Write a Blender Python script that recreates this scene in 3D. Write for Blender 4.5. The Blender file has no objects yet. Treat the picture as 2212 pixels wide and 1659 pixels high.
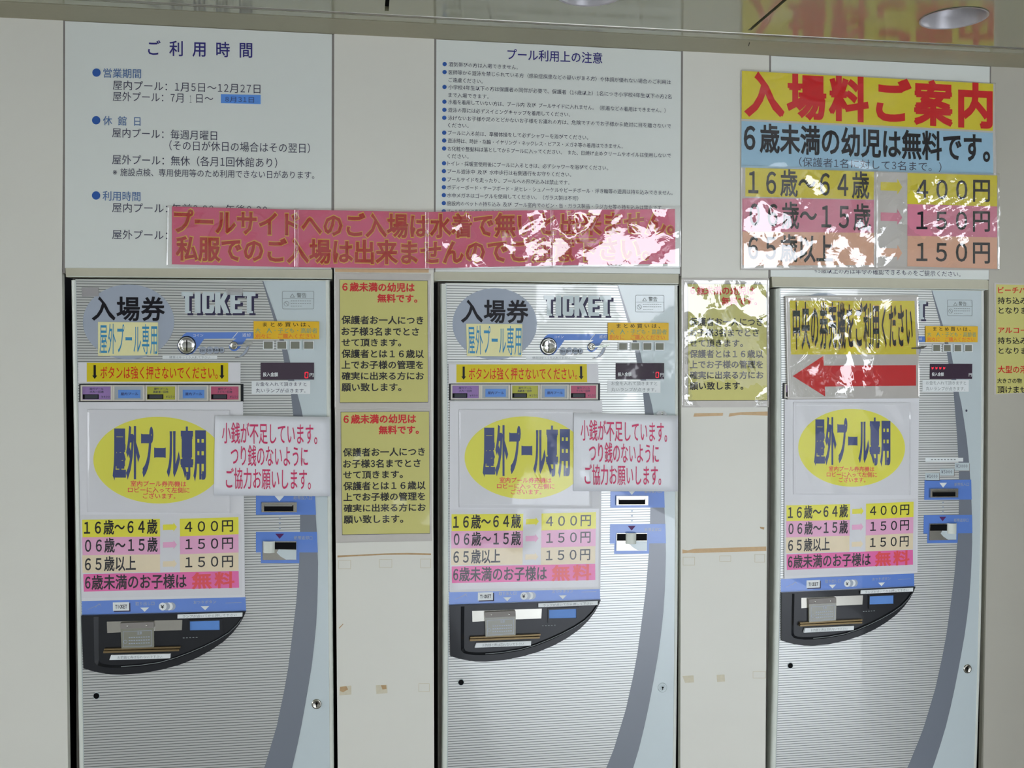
import bpy, math, random
import numpy as np
from mathutils import Matrix, Vector
random.seed(7)
SC = bpy.context.scene
COL = SC.collection

# ------------------------------------------------------------------ camera
D = 2.3                      # distance camera - wall plane (m)
CZ = 1.5                     # camera height
def rot(y, p, r):
    cy, sy, cp, sp, cr, sr = math.cos(y), math.sin(y), math.cos(p), math.sin(p), math.cos(r), math.sin(r)
    f = np.array([sy*cp, cy*cp, sp]); rt = np.array([cy, -sy, 0.0]); up = np.cross(rt, f)
    return rt*cr + up*sr, -rt*sr + up*cr, f
FPX = 2150.0
R0, U0, F0 = rot(0.148692848, -0.0230759134, 0.00153334982)
cam = bpy.data.cameras.new('camera'); camo = bpy.data.objects.new('camera', cam); COL.objects.link(camo)
cam.sensor_fit = 'HORIZONTAL'; cam.sensor_width = 36.0; cam.lens = FPX/2212.0*36.0
cam.clip_start = 0.05; cam.clip_end = 400
camo.matrix_world = Matrix(((R0[0], U0[0], -F0[0], 0), (R0[1], U0[1], -F0[1], -D), (R0[2], U0[2], -F0[2], CZ), (0, 0, 0, 1)))
SC.camera = camo
SC.view_settings.view_transform = 'Standard'; SC.view_settings.look = 'None'
SC.view_settings.gamma = 1.0; SC.view_settings.use_curve_mapping = False
SC.view_settings.exposure = EXPO = 1.0

# ------------------------------------------------------------------ world: bright overcast sky
w = bpy.data.worlds.new('overcast_sky'); SC.world = w; w.use_nodes = True
nt = w.node_tree; bg = nt.nodes['Background']
tc = nt.nodes.new('ShaderNodeTexCoord'); sx = nt.nodes.new('ShaderNodeSeparateXYZ'); cr = nt.nodes.new('ShaderNodeValToRGB')
nt.links.new(tc.outputs['Generated'], sx.inputs[0]); nt.links.new(sx.outputs[2], cr.inputs[0]); nt.links.new(cr.outputs[0], bg.inputs[0])
cr.color_ramp.elements[0].position = 0.0; cr.color_ramp.elements[0].color = (0.90, 0.94, 1.0, 1)
cr.color_ramp.elements[1].position = 1.0; cr.color_ramp.elements[1].color = (0.80, 0.87, 1.0, 1)
bg.inputs[1].default_value = 3.4
# portal: guides light sampling through the open side of the covered walkway (emits nothing itself)
SOFFIT = 3.05
pl = bpy.data.lights.new('daylight_portal', 'AREA'); pl.shape = 'RECTANGLE'; pl.size = 15.5; pl.size_y = 2.3; pl.cycles.is_portal = True
po = bpy.data.objects.new('daylight_portal', pl); COL.objects.link(po)
po.location = (0.3, -SOFFIT-0.05, 1.13); po.rotation_euler = (math.radians(-90), 0, 0)   # -Z points to +Y (wall)

# ------------------------------------------------------------------ pixel <-> wall mapping (photo lies on one real wall plane)
def W(px, py):
    x = (px-1106)/FPX; z = -(py-829.5)/FPX
    d = F0 + R0*x + U0*z; d = d/d[1]
    return (d[0]*D, CZ + d[2]*D)
RA, UA, FA = rot(0.149526715, -0.0157339331, 0.000497515636); KA = -0.0639585
SH = (0.0, 0.358102905, 0.713770654)
def MW(m):                                     # pixel of the left machine -> wall point of machine m
    def f(px, py):
        xd = (px-1106)/FPX; zd = -(py-829.5)/FPX; x, z = xd, zd
        for _ in range(10):
            k = 1 + KA*(x*x+z*z); x, z = xd/k, zd/k
        d = FA + RA*x + UA*z; d = d/d[1]
        P = np.array([d[0]+SH[m], 1.0, d[2]])
        X, Y, Z = P@RA, P@UA, P@FA
        x, z = X/Z, Y/Z; k = 1 + KA*(x*x+z*z)
        return W(1106+FPX*x*k, 829.5-FPX*z*k)
    return f
def homog(src, dst):
    A = []; b = []
    for (x, y), (u, v) in zip(src, dst):
        A.append([x, y, 1, 0, 0, 0, -u*x, -u*y]); b.append(u)
        A.append([0, 0, 0, x, y, 1, -v*x, -v*y]); b.append(v)
    h = np.linalg.solve(np.array(A, float), np.array(b, float))
    return lambda x, y: ((h[0]*x+h[1]*y+h[2])/(h[6]*x+h[7]*y+1), (h[3]*x+h[4]*y+h[5])/(h[6]*x+h[7]*y+1))
def HM(src, dst):
    g = homog(src, dst); return lambda x, y: W(*g(x, y))
def RQ(x0, y0, x1, y1): return [(x0, y0), (x1, y0), (x1, y1), (x0, y1)]

# ------------------------------------------------------------------ materials
def lin(c): c = c/255.0; return c/12.92 if c <= 0.04045 else ((c+0.055)/1.055)**2.4
KALB = 1.6
MATS = {}
def mat(name, rgb, rough=0.5, metal=0.0, spec=0.3, coat=0.0, coat_rough=0.05, noise=0.04, nscale=60, bump=0.0, k=None, emit=None, alpha=None):
    if name in MATS: return MATS[name]
    m = bpy.data.materials.new(name); m.use_nodes = True; n = m.node_tree; b = n.nodes['Principled BSDF']
    kk = KALB if k is None else k
    col = [min(0.92, lin(c)*kk) for c in rgb]
    b.inputs['Roughness'].default_value = rough; b.inputs['Metallic'].default_value = metal
    b.inputs['Specular IOR Level'].default_value = spec
    b.inputs['Coat Weight'].default_value = coat; b.inputs['Coat Roughness'].default_value = coat_rough
    t = n.nodes.new('ShaderNodeTexCoord'); no = n.nodes.new('ShaderNodeTexNoise'); no.inputs['Scale'].default_value = nscale; no.inputs['Detail'].default_value = 4
    mx = n.nodes.new('ShaderNodeMix'); mx.data_type = 'RGBA'
    mx.inputs[6].default_value = (*[c*(1-noise) for c in col], 1); mx.inputs[7].default_value = (*[min(1, c*(1+noise)) for c in col], 1)
    n.links.new(t.outputs['Object'], no.inputs['Vector']); n.links.new(no.outputs[0], mx.inputs[0]); n.links.new(mx.outputs[2], b.inputs['Base Color'])
    if bump:
        bp = n.nodes.new('ShaderNodeBump'); bp.inputs['Strength'].default_value = bump; bp.inputs['Distance'].default_value = 0.002
        n.links.new(no.outputs[0], bp.inputs['Height']); n.links.new(bp.outputs[0], b.inputs['Normal'])
    if emit:
        b.inputs['Emission Color'].default_value = (*[lin(c) for c in emit[0]], 1); b.inputs['Emission Strength'].default_value = emit[1]
    m.diffuse_color = (*col, 1)
    MATS[name] = m; return m

wall_m  = mat('wall_laminate_white', (190, 189, 180), 0.42, coat=0.12, coat_rough=0.3, noise=0.035, nscale=3.5)
board_m = mat('board_white', (190, 194, 189), 0.38, coat=0.25, coat_rough=0.22, noise=0.02, nscale=3)
bar_m   = mat('header_beige', (166, 163, 145), 0.45)
seam_m  = mat('seam_grey', (118, 114, 110), 0.6)
black_m = mat('cavity_black', (8, 8, 9), 0.8, spec=0.1)
strip_m = mat('soffit_strip_olive', (132, 128, 108), 0.5)
ceil_m  = mat('soffit_panel_glossy', (120, 119, 96), 0.10, spec=0.9, coat=0.5, coat_rough=0.12, noise=0.03, nscale=2)
groove_m = mat('soffit_groove', (58, 54, 50), 0.5)
alu_m   = mat('aluminium_bead', (150, 148, 138), 0.3, metal=0.9)
floor_m = mat('floor_dark_paving', (100, 98, 94), 0.8, noise=0.1, nscale=8)
path_m  = mat('path_pale_concrete', (200, 200, 202), 0.8, noise=0.06, nscale=8)
wall4_m = mat('wall_laminate_shaded', (158, 155, 144), 0.42, coat=0.12, coat_rough=0.3, noise=0.035, nscale=3.5)  # darker copy of the wall laminate: shade on the far-right panel put into colour
shadewall_m = mat('shade_wall_grey', (70, 68, 64), 0.7)
lightwall_m = mat('far_wall_render', (66, 66, 62), 0.9)
frame_m = mat('machine_frame_cream', (182, 186, 178), 0.3, coat=0.3, coat_rough=0.1)
bodyg_m = mat('machine_body_grey', (120, 116, 112), 0.5)
plate_m = mat('machine_plate_pale', (172, 182, 184), 0.2, coat=1.0, coat_rough=0.02, noise=0.01)
band_m  = mat('machine_grey_band', (104, 109, 118), 0.2, coat=1.0, coat_rough=0.02, noise=0.01)
blue_m  = mat('machine_blue', (84, 116, 182), 0.2, coat=1.0, coat_rough=0.02, noise=0.01)
emblem_m = mat('emblem_blue_grey', (140, 148, 160), 0.2, coat=1.0, coat_rough=0.02, noise=0.02)
white_m = mat('print_white', (196, 202, 206), 0.35)
dk_m    = mat('print_black', (15, 13, 20), 0.4)
navy_m  = mat('print_dark_shadow', (46, 42, 66), 0.4)
chrome_m = mat('chrome', (190, 190, 186), 0.08, metal=1.0, k=1.8)
steel_m = mat('brushed_steel', (150, 148, 140), 0.25, metal=1.0, k=1.7)
brass_m = mat('ledge_bronze', (112, 96, 68), 0.35, metal=0.6)
blkpl_m = mat('black_plastic', (24, 26, 30), 0.3, coat=0.3, k=1.4)
slot_m  = mat('slot_black', (8, 8, 10), 0.6, spec=0.1)
grey_tx = mat('print_grey', (120, 126, 126), 0.4)
disp_m  = mat('display_dark', (58, 46, 58), 0.1, coat=1.0, coat_rough=0.02)
lens_m  = mat('lamp_lens_smoke', (112, 112, 100), 0.1, coat=1.0, coat_rough=0.03)
red_led = mat('led_red', (200, 30, 44), 0.4, emit=((230, 40, 60), 0.5))
beige_m = mat('button_bezel_beige', (176, 172, 162), 0.35)
bt_purple = mat('button_purple', (130, 104, 152), 0.25, coat=0.6)
bt_yellow = mat('button_yellow', (152, 152, 58), 0.25, coat=0.6)
bt_pink = mat('button_pink', (160, 76, 100), 0.25, coat=0.6)
bt_grey = mat('button_grey', (146, 152, 156), 0.25, coat=0.6)
bt_blue = mat('button_label_blue', (84, 124, 184), 0.3)
lcd_m   = mat('button_lamp_dark', (52, 54, 60), 0.2, coat=0.6)
purple_tri = mat('print_purple', (72, 28, 78), 0.4)
paper_m = mat('paper_white', (188, 188, 190), 0.5, noise=0.015, nscale=20)
paper2_m = mat('paper_cool_white', (194, 196, 204), 0.4, noise=0.03, nscale=9)
film_edge = mat('laminate_margin', (172, 168, 162), 0.25)
yel_m   = mat('print_yellow', (200, 194, 60), 0.4)
yel2_m  = mat('print_mustard', (178, 173, 104), 0.45, noise=0.03)
yel3_m  = mat('print_strong_yellow', (184, 168, 28), 0.4)
yel4_m  = mat('print_oval_yellow', (196, 192, 72), 0.4, noise=0.03, nscale=12)
pink_m  = mat('print_pink', (214, 148, 176), 0.4)
peach_m = mat('print_peach', (220, 186, 158), 0.4)
hot_m   = mat('print_hot_pink', (206, 92, 148), 0.4)
redp_m  = mat('print_red', (180, 20, 26), 0.4)
redo_m  = mat('print_orange_red', (208, 68, 72), 0.4)
crim_m  = mat('print_crimson', (176, 50, 88), 0.4)
banner_m = mat('banner_pink', (188, 80, 110), 0.35, noise=0.05, nscale=10)
banner_r = mat('banner_red', (158, 24, 22), 0.4)
banner_y = mat('banner_outline_ochre', (216, 160, 62), 0.4)
lbl_blue = mat('print_pale_blue', (136, 168, 186), 0.4)
sgn_yel = mat('sign_yellow', (190, 176, 46), 0.4)
sgn_pink = mat('sign_dull_pink', (188, 112, 132), 0.4)
sgn_peach = mat('sign_dull_peach', (196, 152, 126), 0.4)
navy_tx = mat('print_navy', (56, 66, 108), 0.4)
indigo_m = mat('print_indigo', (46, 42, 104), 0.4)
ink_m   = mat('print_ink', (58, 58, 74), 0.4)
teal_tx = mat('print_slate_blue', (70, 98, 138), 0.4)
dot_m   = mat('print_dot_blue', (44, 80, 144), 0.4)
stick_m = mat('sticker_blue', (82, 128, 194), 0.4)
cream_m = mat('paper_cream', (206, 196, 148), 0.45)
cyan_tx = mat('print_cyan_blue', (54, 122, 160), 0.4)
orange_m = mat('sticker_orange', (206, 160, 40), 0.4)
green_tx = mat('print_grey_green', (110, 140, 112), 0.4)
ortx_m  = mat('print_orange', (214, 104, 48), 0.4)
tape_m  = mat('residue_tan', (176, 150, 116), 0.6, noise=0.12, nscale=90)
tape2_m = mat('residue_pale', (178, 172, 152), 0.6, noise=0.12, nscale=90)
rust_m  = mat('residue_brown', (158, 132, 98), 0.7, noise=0.2, nscale=120)

def stripes(name, ca, cb, period, duty, z0):
    m = mat(name, ca, 0.36, metal=0.55, coat=1.0, coat_rough=0.02, noise=0.01); n = m.node_tree; b = n.nodes['Principled BSDF']
    t = [x for x in n.nodes if x.type == 'TEX_COORD'][0]; s = n.nodes.new('ShaderNodeSeparateXYZ'); n.links.new(t.outputs['Object'], s.inputs[0])
    a = n.nodes.new('ShaderNodeMath'); a.operation = 'MULTIPLY'; a.inputs[1].default_value = 1/period; n.links.new(s.outputs[2], a.inputs[0])
    f = n.nodes.new('ShaderNodeMath'); f.operation = 'FRACT'; n.links.new(a.outputs[0], f.inputs[0])
    l = n.nodes.new('ShaderNodeMath'); l.operation = 'LESS_THAN'; l.inputs[1].default_value = duty; n.links.new(f.outputs[0], l.inputs[0])
    mx = n.nodes.new('ShaderNodeMix'); mx.data_type = 'RGBA'
    mx.inputs[6].default_value = (*[lin(c)*KALB for c in ca], 1); mx.inputs[7].default_value = (*[lin(c)*KALB for c in cb], 1)
    n.links.new(l.outputs[0], mx.inputs[0]); n.links.new(mx.outputs[2], b.inputs['Base Color'])
    return m
zA = MW(0)(170, 608.7)[1]; zB = MW(0)(170, 649.3)[1]
stripe_m = stripes('machine_fine_stripes', (182, 183, 180), (92, 96, 94), (zA-zB)/7.0, 0.24, 0)

def film(name, tint=0.02, rough=0.03, ior=1.6, wr=0.13, sc=16):
    m = bpy.data.materials.new(name); m.use_nodes = True; n = m.node_tree; n.nodes.clear()
    out = n.nodes.new('ShaderNodeOutputMaterial'); tr = n.nodes.new('ShaderNodeBsdfTransparent'); gl = n.nodes.new('ShaderNodeBsdfGlossy'); df = n.nodes.new('ShaderNodeBsdfDiffuse')
    df.inputs[0].default_value = (0.62, 0.60, 0.60, 1); gl.inputs['Roughness'].default_value = rough; gl.inputs[0].default_value = (1, 1, 1, 1)
    lw = n.nodes.new('ShaderNodeLayerWeight'); lw.inputs[0].default_value = 0.5
    pw = n.nodes.new('ShaderNodeMath'); pw.operation = 'POWER'; pw.inputs[1].default_value = 5.0; n.links.new(lw.outputs['Facing'], pw.inputs[0])
    f0 = ((ior-1)/(ior+1))**2*1.7; fr = n.nodes.new('ShaderNodeMath'); fr.operation = 'MULTIPLY_ADD'; fr.inputs[1].default_value = 1-f0; fr.inputs[2].default_value = f0; n.links.new(pw.outputs[0], fr.inputs[0])
    t = n.nodes.new('ShaderNodeTexCoord'); no = n.nodes.new('ShaderNodeTexNoise'); no.inputs['Scale'].default_value = sc; no.inputs['Detail'].default_value = 3; no.inputs['Distortion'].default_value = 1.2
    bp = n.nodes.new('ShaderNodeBump'); bp.inputs['Strength'].default_value = wr; bp.inputs['Distance'].default_value = 0.004
    n.links.new(t.outputs['Object'], no.inputs['Vector']); n.links.new(no.outputs[0], bp.inputs['Height'])
    n.links.new(bp.outputs[0], gl.inputs['Normal'])
    m1 = n.nodes.new('ShaderNodeMixShader'); m1.inputs[0].default_value = tint; n.links.new(tr.outputs[0], m1.inputs[1]); n.links.new(df.outputs[0], m1.inputs[2])
    m2 = n.nodes.new('ShaderNodeMixShader'); n.links.new(fr.outputs[0], m2.inputs[0]); n.links.new(m1.outputs[0], m2.inputs[1]); n.links.new(gl.outputs[0], m2.inputs[2]); n.links.new(m2.outputs[0], out.inputs[0])
    return m
film_m = film('clear_laminate', 0.02, 0.03, 1.72); film_s = film('clear_laminate_smooth', 0.015, 0.05, 1.36, 0.10, 10)
tapefilm_m = film('clear_tape', 0.45, 0.15, 1.5, 0.1, 30)

# ------------------------------------------------------------------ mesh helpers
WL = {}
class MB:
    def __init__(s): s.v = []; s.f = []; s.mi = []; s.mats = []; s.smooth = False
    def m(s, mt):
        if mt not in s.mats: s.mats.append(mt)
        return s.mats.index(mt)
    def add(s, vs, fs, mt):
        o = len(s.v); s.v += [tuple(map(float, p)) for p in vs]; i = s.m(mt)
        for f in fs: s.f.append([o+k for k in f]); s.mi.append(i)
    def build(s, name, parent=None, label=None, smooth=False):
        me = bpy.data.meshes.new(name); px, py, pz = WL.get(parent.name, (0, 0, 0)) if parent else (0, 0, 0)
        me.from_pydata([(x-px, y-py, z-pz) for x, y, z in s.v], [], s.f)
        for mt in s.mats: me.materials.append(mt)
        me.polygons.foreach_set('material_index', s.mi)
        if smooth or s.smooth: me.polygons.foreach_set('use_smooth', [True]*len(me.polygons))
        me.update(); o = bpy.data.objects.new(name, me); COL.objects.link(o)
        if parent: o.parent = parent
        WL[o.name] = (px, py, pz)
        if label: o['label'] = label
        return o
def thing(name, label, cat, loc, group=None, kind=None):
    o = bpy.data.objects.new(name, None); o.empty_display_size = 0.05; COL.objects.link(o); o.location = loc; WL[o.name] = tuple(loc)
    if label: o['label'] = label
    if cat: o['category'] = cat
    if group: o['group'] = group
    if kind: o['kind'] = kind
    return o
def ident(x, z): return (x, z)
def poly(mb, f, pts, y, mt, yb=None):
    q = [f(*p) for p in pts]; n = len(q)
    a = sum(q[i][0]*q[(i+1) % n][1]-q[(i+1) % n][0]*q[i][1] for i in range(n))
    if a < 0: q = q[::-1]
    vs = [(x, y, z) for x, z in q]; fs = [list(range(n))]          # CCW in XZ seen from -y
    if yb is not None:
        vs += [(x, yb, z) for x, z in q]
        fs += [[i, n+i, n+(i+1) % n, (i+1) % n] for i in range(n)]
    mb.add(vs, fs, mt)
def grid(mb, f, quad, y, mt, yb=None, step=60, h=None):
    (ax, ay), (bx, by), (cx, cy), (dx, dy) = quad
    nx = max(1, int(math.ceil(max(abs(bx-ax), abs(cx-dx))/step))); ny = max(1, int(math.ceil(max(abs(dy-ay), abs(cy-by))/step)))
    vs = []
    for j in range(ny+1):
        t = j/ny
        for i in range(nx+1):
            s = i/nx
            px = (ax*(1-s)+bx*s)*(1-t)+(dx*(1-s)+cx*s)*t; py = (ay*(1-s)+by*s)*(1-t)+(dy*(1-s)+cy*s)*t
            x, z = f(px, py); vs.append((x, y-(h(px, py) if h else 0), z))
    fs = []
    for j in range(ny):
        for i in range(nx):
            a = j*(nx+1)+i; fs.append([a, a+nx+1, a+nx+2, a+1])
    if yb is not None:
        ring = [i for i in range(nx+1)] + [j*(nx+1)+nx for j in range(1, ny+1)] + [ny*(nx+1)+i for i in range(nx-1, -1, -1)] + [j*(nx+1) for j in range(ny-1, 0, -1)]
        o = len(vs); n = len(ring)
        vs += [(vs[k][0], yb, vs[k][2]) for k in ring]
        fs += [[ring[k], ring[(k+1) % n], o+(k+1) % n, o+k] for k in range(n)]
    mb.add(vs, fs, mt)
def rect(mb, f, x0, y0, x1, y1, y, mt, yb=None, step=60): grid(mb, f, RQ(x0, y0, x1, y1), y, mt, yb, step)
def ell(cx, cy, rx, ry, n=32, a0=0, a1=2*math.pi): return [(cx+rx*math.cos(a0+(a1-a0)*i/n), cy+ry*math.sin(a0+(a1-a0)*i/n)) for i in range(n)]
def disc(mb, f, cx, cy, rx, ry, y, mt, yb=None, n=32): poly(mb, f, ell(cx, cy, rx, ry, n), y, mt, yb)
def lathe(mb, f, cx, cy, prof, mt, n=28):
    vs = []; fs = []
    for r, y in prof: vs += [(*(lambda q: (q[0], y, q[1]))(f(cx+r*math.cos(2*math.pi*i/n), cy+r*math.sin(2*math.pi*i/n))),) for i in range(n)]
    for k in range(len(prof)-1):
        for i in range(n): fs.append([k*n+i, k*n+(i+1) % n, (k+1)*n+(i+1) % n, (k+1)*n+i])
    fs.append([(len(prof)-1)*n+i for i in range(n)])
    mb.add(vs, fs, mt)
def box(mb, x0, x1, y0, y1, z0, z1, mt):
    vs = [(x, y, z) for z in (z0, z1) for y in (y0, y1) for x in (x0, x1)]
    mb.add(vs, [[0, 2, 3, 1], [4, 5, 7, 6], [0, 1, 5, 4], [2, 6, 7, 3], [0, 4, 6, 2], [1, 3, 7, 5]], mt)
def frame2(mb, f, outer, inner, y, mt, yb=None, yi=None):   # ring between two loops with the same point count
    n = len(outer); vs = [(*(lambda q: (q[0], y, q[1]))(f(*p)),) for p in outer] + [(*(lambda q: (q[0], y, q[1]))(f(*p)),) for p in inner]
    fs = [[i, n+i, n+(i+1) % n, (i+1) % n] for i in range(n)]
    if yb is not None:
        o = len(vs); vs += [(v[0], yb, v[2]) for v in vs[:n]]; fs += [[i, (i+1) % n, o+(i+1) % n, o+i] for i in range(n)]
    if yi is not None:
        o = len(vs); vs += [(v[0], yi, v[2]) for v in vs[n:2*n]]; fs += [[n+i, o+i, o+(i+1) % n, n+(i+1) % n] for i in range(n)]
    mb.add(vs, fs, mt)
def rrect(x0, y0, x1, y1, r, n=4):
    p = []
    for cx, cy, a in ((x1-r, y0+r, -90), (x1-r, y1-r, 0), (x0+r, y1-r, 90), (x0+r, y0+r, 180)):
        for i in range(n+1):
            t = math.radians(a+90*i/n); p.append((cx+r*math.cos(t), cy+r*math.sin(t)))
    return p

# ------------------------------------------------------------------ lettering (built-in font outlines turned into flat meshes)
_tc = bpy.data.curves.new('glyph', 'FONT'); _to = bpy.data.objects.new('glyph', _tc); COL.objects.link(_to)
GC = {}
FWD = {c: chr(0xFF10+i) for i, c in enumerate('0123456789')}; FWD['¥'] = '￥'
def glyph(ch, wgt, res):
    key = (ch, wgt, res)
    if key in GC: return GC[key]
    if wgt > 0:                               # bold: stroke every outline edge of the regular glyph
        vs, fs = glyph(ch, 0.0, res); vs = list(vs); fs = list(fs); nf = len(fs); cnt = {}
        for f in fs:
            ar = sum(vs[a][0]*vs[b][1]-vs[b][0]*vs[a][1] for a, b in zip(f, f[1:]+f[:1]))
            g = f if ar > 0 else f[::-1]
            for a, b in zip(g, g[1:]+g[:1]): cnt[(a, b)] = cnt.get((a, b), 0)+1
        ed = [(a, b) for (a, b) in cnt if (b, a) not in cnt]; out = {}; inn = {}; nrm = {}
        for a, b in ed:
            dx, dy = vs[b][0]-vs[a][0], vs[b][1]-vs[a][1]; L = math.hypot(dx, dy) or 1e-9
            nrm[(a, b)] = (dy/L, -dx/L); out.setdefault(a, []).append((a, b)); inn.setdefault(b, []).append((a, b))
        def mit(v, n0):
            if len(out.get(v, ())) != 1 or len(inn.get(v, ())) != 1: return n0
            p, q = nrm[inn[v][0]], nrm[out[v][0]]; d = p[0]*q[0]+p[1]*q[1]
            if d < -0.35: return n0
            return ((p[0]+q[0])/(1+d), (p[1]+q[1])/(1+d))
        for a, b in ed:
            n0 = nrm[(a, b)]; ma, mb_ = mit(a, n0), mit(b, n0); xa, ya, _ = vs[a]; xb, yb, _ = vs[b]
            o = len(vs); dz = 2e-6*(len(fs)-nf+2)
            vs += [(xa, ya, dz), (xa+ma[0]*wgt, ya+ma[1]*wgt, dz), (xb+mb_[0]*wgt, yb+mb_[1]*wgt, dz), (xb, yb, dz)]; fs.append([o, o+1, o+2, o+3])
        GC[key] = (vs, fs); return GC[key]
    _tc.body = FWD.get(ch, ch); _tc.resolution_u = res
    bpy.context.view_layer.update()
    ev = _to.evaluated_get(bpy.context.evaluated_depsgraph_get()); me = ev.to_mesh()
    k = 0.8 if ch in FWD else 1.0
    vs = [(v.co.x*k, v.co.y, 0.0) for v in me.vertices]; fs = [list(p.vertices) for p in me.polygons]
    ev.to_mesh_clear(); GC[key] = (vs, fs); return GC[key]
def adv(ch):
    if ch == ' ': return 0.5
    if ch in '　': return 1.0
    if ch in ':.': return 0.3
    return 0.6 if ord(ch) < 256 else 1.0
def text(mb, f, s, x0, y0, x1, y1, h, mt, y, wgt=0.0, sp=1.0, res=2):
    """s laid out so its ink runs x0..x1 (pixels), ink top y0 (left) to y1 (right), full kanji height h"""
    pen = 0; parts = []
    for ch in s:
        a = adv(ch)
        if ch not in ' 　':
            vs, fs = glyph(ch, wgt, res)
            if vs:
                w0 = min(v[0] for v in vs); w1 = max(v[0] for v in vs)
                off = pen + (a*0.5-(w0+w1)*0.5 if ord(ch) < 256 else 0.0)
                parts.append(([(vx+off, vy, dz) for vx, vy, dz in vs], fs))
        pen += a*sp
    lo = min(v[0] for p, _ in parts for v in p); hi = max(v[0] for p, _ in parts for v in p)
    k = (x1-x0)/(hi-lo); sl = (y1-y0)/(x1-x0); sy = h/0.875
    for vs, fs in parts:
        out = []
        for vx, vy, dz in vs:
            px = x0+(vx-lo)*k; py = y0+sl*(px-x0)+(0.797-vy)*sy
            X, Z = f(px, py); out.append((X, y-dz, Z))
        mb.add(out, fs, mt)
# ================================================================== SETTING
ZTOP = CZ + 0.3208*D                     # wall top / soffit underside
def X(px, py): return W(px, py)[0]
def Z(px, py): return W(px, py)[1]
def prism_y(mb, pts, y0, y1, mt):         # pts in world x,z ; y0 front (toward camera), y1 back
    poly(mb, ident, pts, y0, mt, y1)
wall = thing('wall_front', None, None, (0, 0, 0), kind='structure')
def wpt(*p): return [W(*q) for q in p]
def vpanel(name, left, right, ztop=ZTOP):
    L = wpt(*left); R = wpt(*right)
    mb = MB(); pts = [(L[0][0], ztop)] + [(R[0][0], ztop)] + R[1:] + [(R[-1][0], 0.02), (L[-1][0], 0.02)] + L[1:][::-1]
    prism_y(mb, pts, 0.0, 0.02, wall_m); return mb.build(name, wall)
# far-left panel, two piers between the machines, far-right panel
p0 = MB(); a = wpt((136.5, 60), (136, 300), (133.6, 596), (140, 1100), (146.8, 1659))
prism_y(p0, [(-7, ZTOP), (a[0][0], ZTOP)] + a[1:] + [(a[-1][0], 0.02), (-7, 0.02)], 0.0, 0.02, wall_m); p0.build('wall_panel', wall)
pier1 = vpanel('wall_panel', [(722, 90), (721.5, 575), (724.5, 1100), (729.5, 1659)], [(938, 95), (937, 575), (936, 1100), (938, 1659)])
pier2 = vpanel('wall_panel', [(1475.5, 115), (1472.5, 598), (1471, 1100), (1470, 1659)], [(1661.5, 128), (1659.5, 600), (1657, 1100), (1653.5, 1659)])
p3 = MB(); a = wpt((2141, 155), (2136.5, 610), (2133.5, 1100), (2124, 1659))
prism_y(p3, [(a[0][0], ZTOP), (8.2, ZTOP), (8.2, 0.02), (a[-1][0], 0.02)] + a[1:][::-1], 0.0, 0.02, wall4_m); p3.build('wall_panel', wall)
# dark masonry backing behind everything (machine alcoves are closed by it)
mb = MB(); box(mb, -7, 8.2, 0.45, 0.5, 0, ZTOP+0.1, black_m)
for xa, xb in ((-7, a_ := W(133.6, 596)[0]-0.02), (W(724, 700)[0]+0.012, W(934, 700)[0]-0.012), (W(1474, 700)[0]+0.012, W(1656, 700)[0]-0.012), (W(2136, 700)[0]+0.02, 8.2)):
    box(mb, xa, xb, 0.021, 0.45, 0, ZTOP, black_m)
mb.build('wall_core', wall)
# adhesive left on the piers
def stain(nm, pier, q, mt): m_ = MB(); poly(m_, W, q, -0.0011 if nm == 'tape_scrap' else -0.0006, mt, 0.0); return m_.build(nm, pier)
def outline(pier, x0, y0, x1, y1, t=1.0, mt=None):
    m_ = MB(); mt = mt or tape2_m
    for q in (RQ(x0, y0, x1, y0+t), RQ(x0, y1-t, x1, y1), RQ(x0, y0, x0+t, y1), RQ(x1-t, y0, x1, y1)): poly(m_, W, q, -0.0005, mt)
    return m_.build('tape_outline', pier)
stain('tape_residue', pier1, [(729, 1200), (770, 1198.5), (830, 1195.5), (880, 1194.5), (931, 1195.5), (931, 1199), (880, 1198), (830, 1198.5), (770, 1201.5), (729, 1204)], rust_m)
stain('tape_residue', pier1, [(724, 580), (926, 581), (926, 589), (800, 588.5), (724, 587)], tape_m)
for x0, y0, x1, y1 in ((731, 1210, 758, 1229), (819, 1208, 847, 1226), (908, 1207, 931, 1227), (904, 1476, 928, 1494)): outline(pier1, x0, y0, x1, y1)
for q in ([(734, 1483), (759, 1481), (759, 1500), (733, 1502)], [(812, 1480), (836, 1479), (837, 1497), (813, 1499)]): stain('tape_patch', pier1, q, tape2_m)
for q in ([(735, 1484), (748, 1482), (752, 1489), (741, 1495), (734, 1492)], [(823, 1480), (834, 1480), (835, 1488), (826, 1489)]): stain('tape_scrap', pier1, q, rust_m)
stain('scratch', pier1, [(732, 1356), (741, 1347), (742, 1348), (733, 1358)], rust_m)
stain('tape_residue', pier2, [(1486, 1189), (1500, 1185.5), (1655, 1180.5), (1655, 1190), (1500, 1194.5), (1488, 1194), (1474, 1195.5), (1474, 1187)], tape_m)
stain('tape_residue', pier2, [(1500, 893), (1562, 892), (1561, 898), (1498, 900)], tape_m)
stain('tape_residue', pier2, [(1576, 893), (1600, 890.5), (1658, 889), (1658, 898), (1600, 896), (1574, 900)], tape_m)
for x0, y0, x1, y1 in ((1475, 1203, 1501, 1221), (1554, 1200, 1579, 1213), (1630, 1197, 1652, 1215), (1626, 1450, 1654, 1465)): outline(pier2, x0, y0, x1, y1)
for q in ([(1474, 1460), (1498, 1459), (1499, 1474), (1480, 1475)], [(1548, 1458), (1565, 1457), (1566, 1472), (1549, 1473)]): stain('tape_patch', pier2, q, tape2_m)
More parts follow.
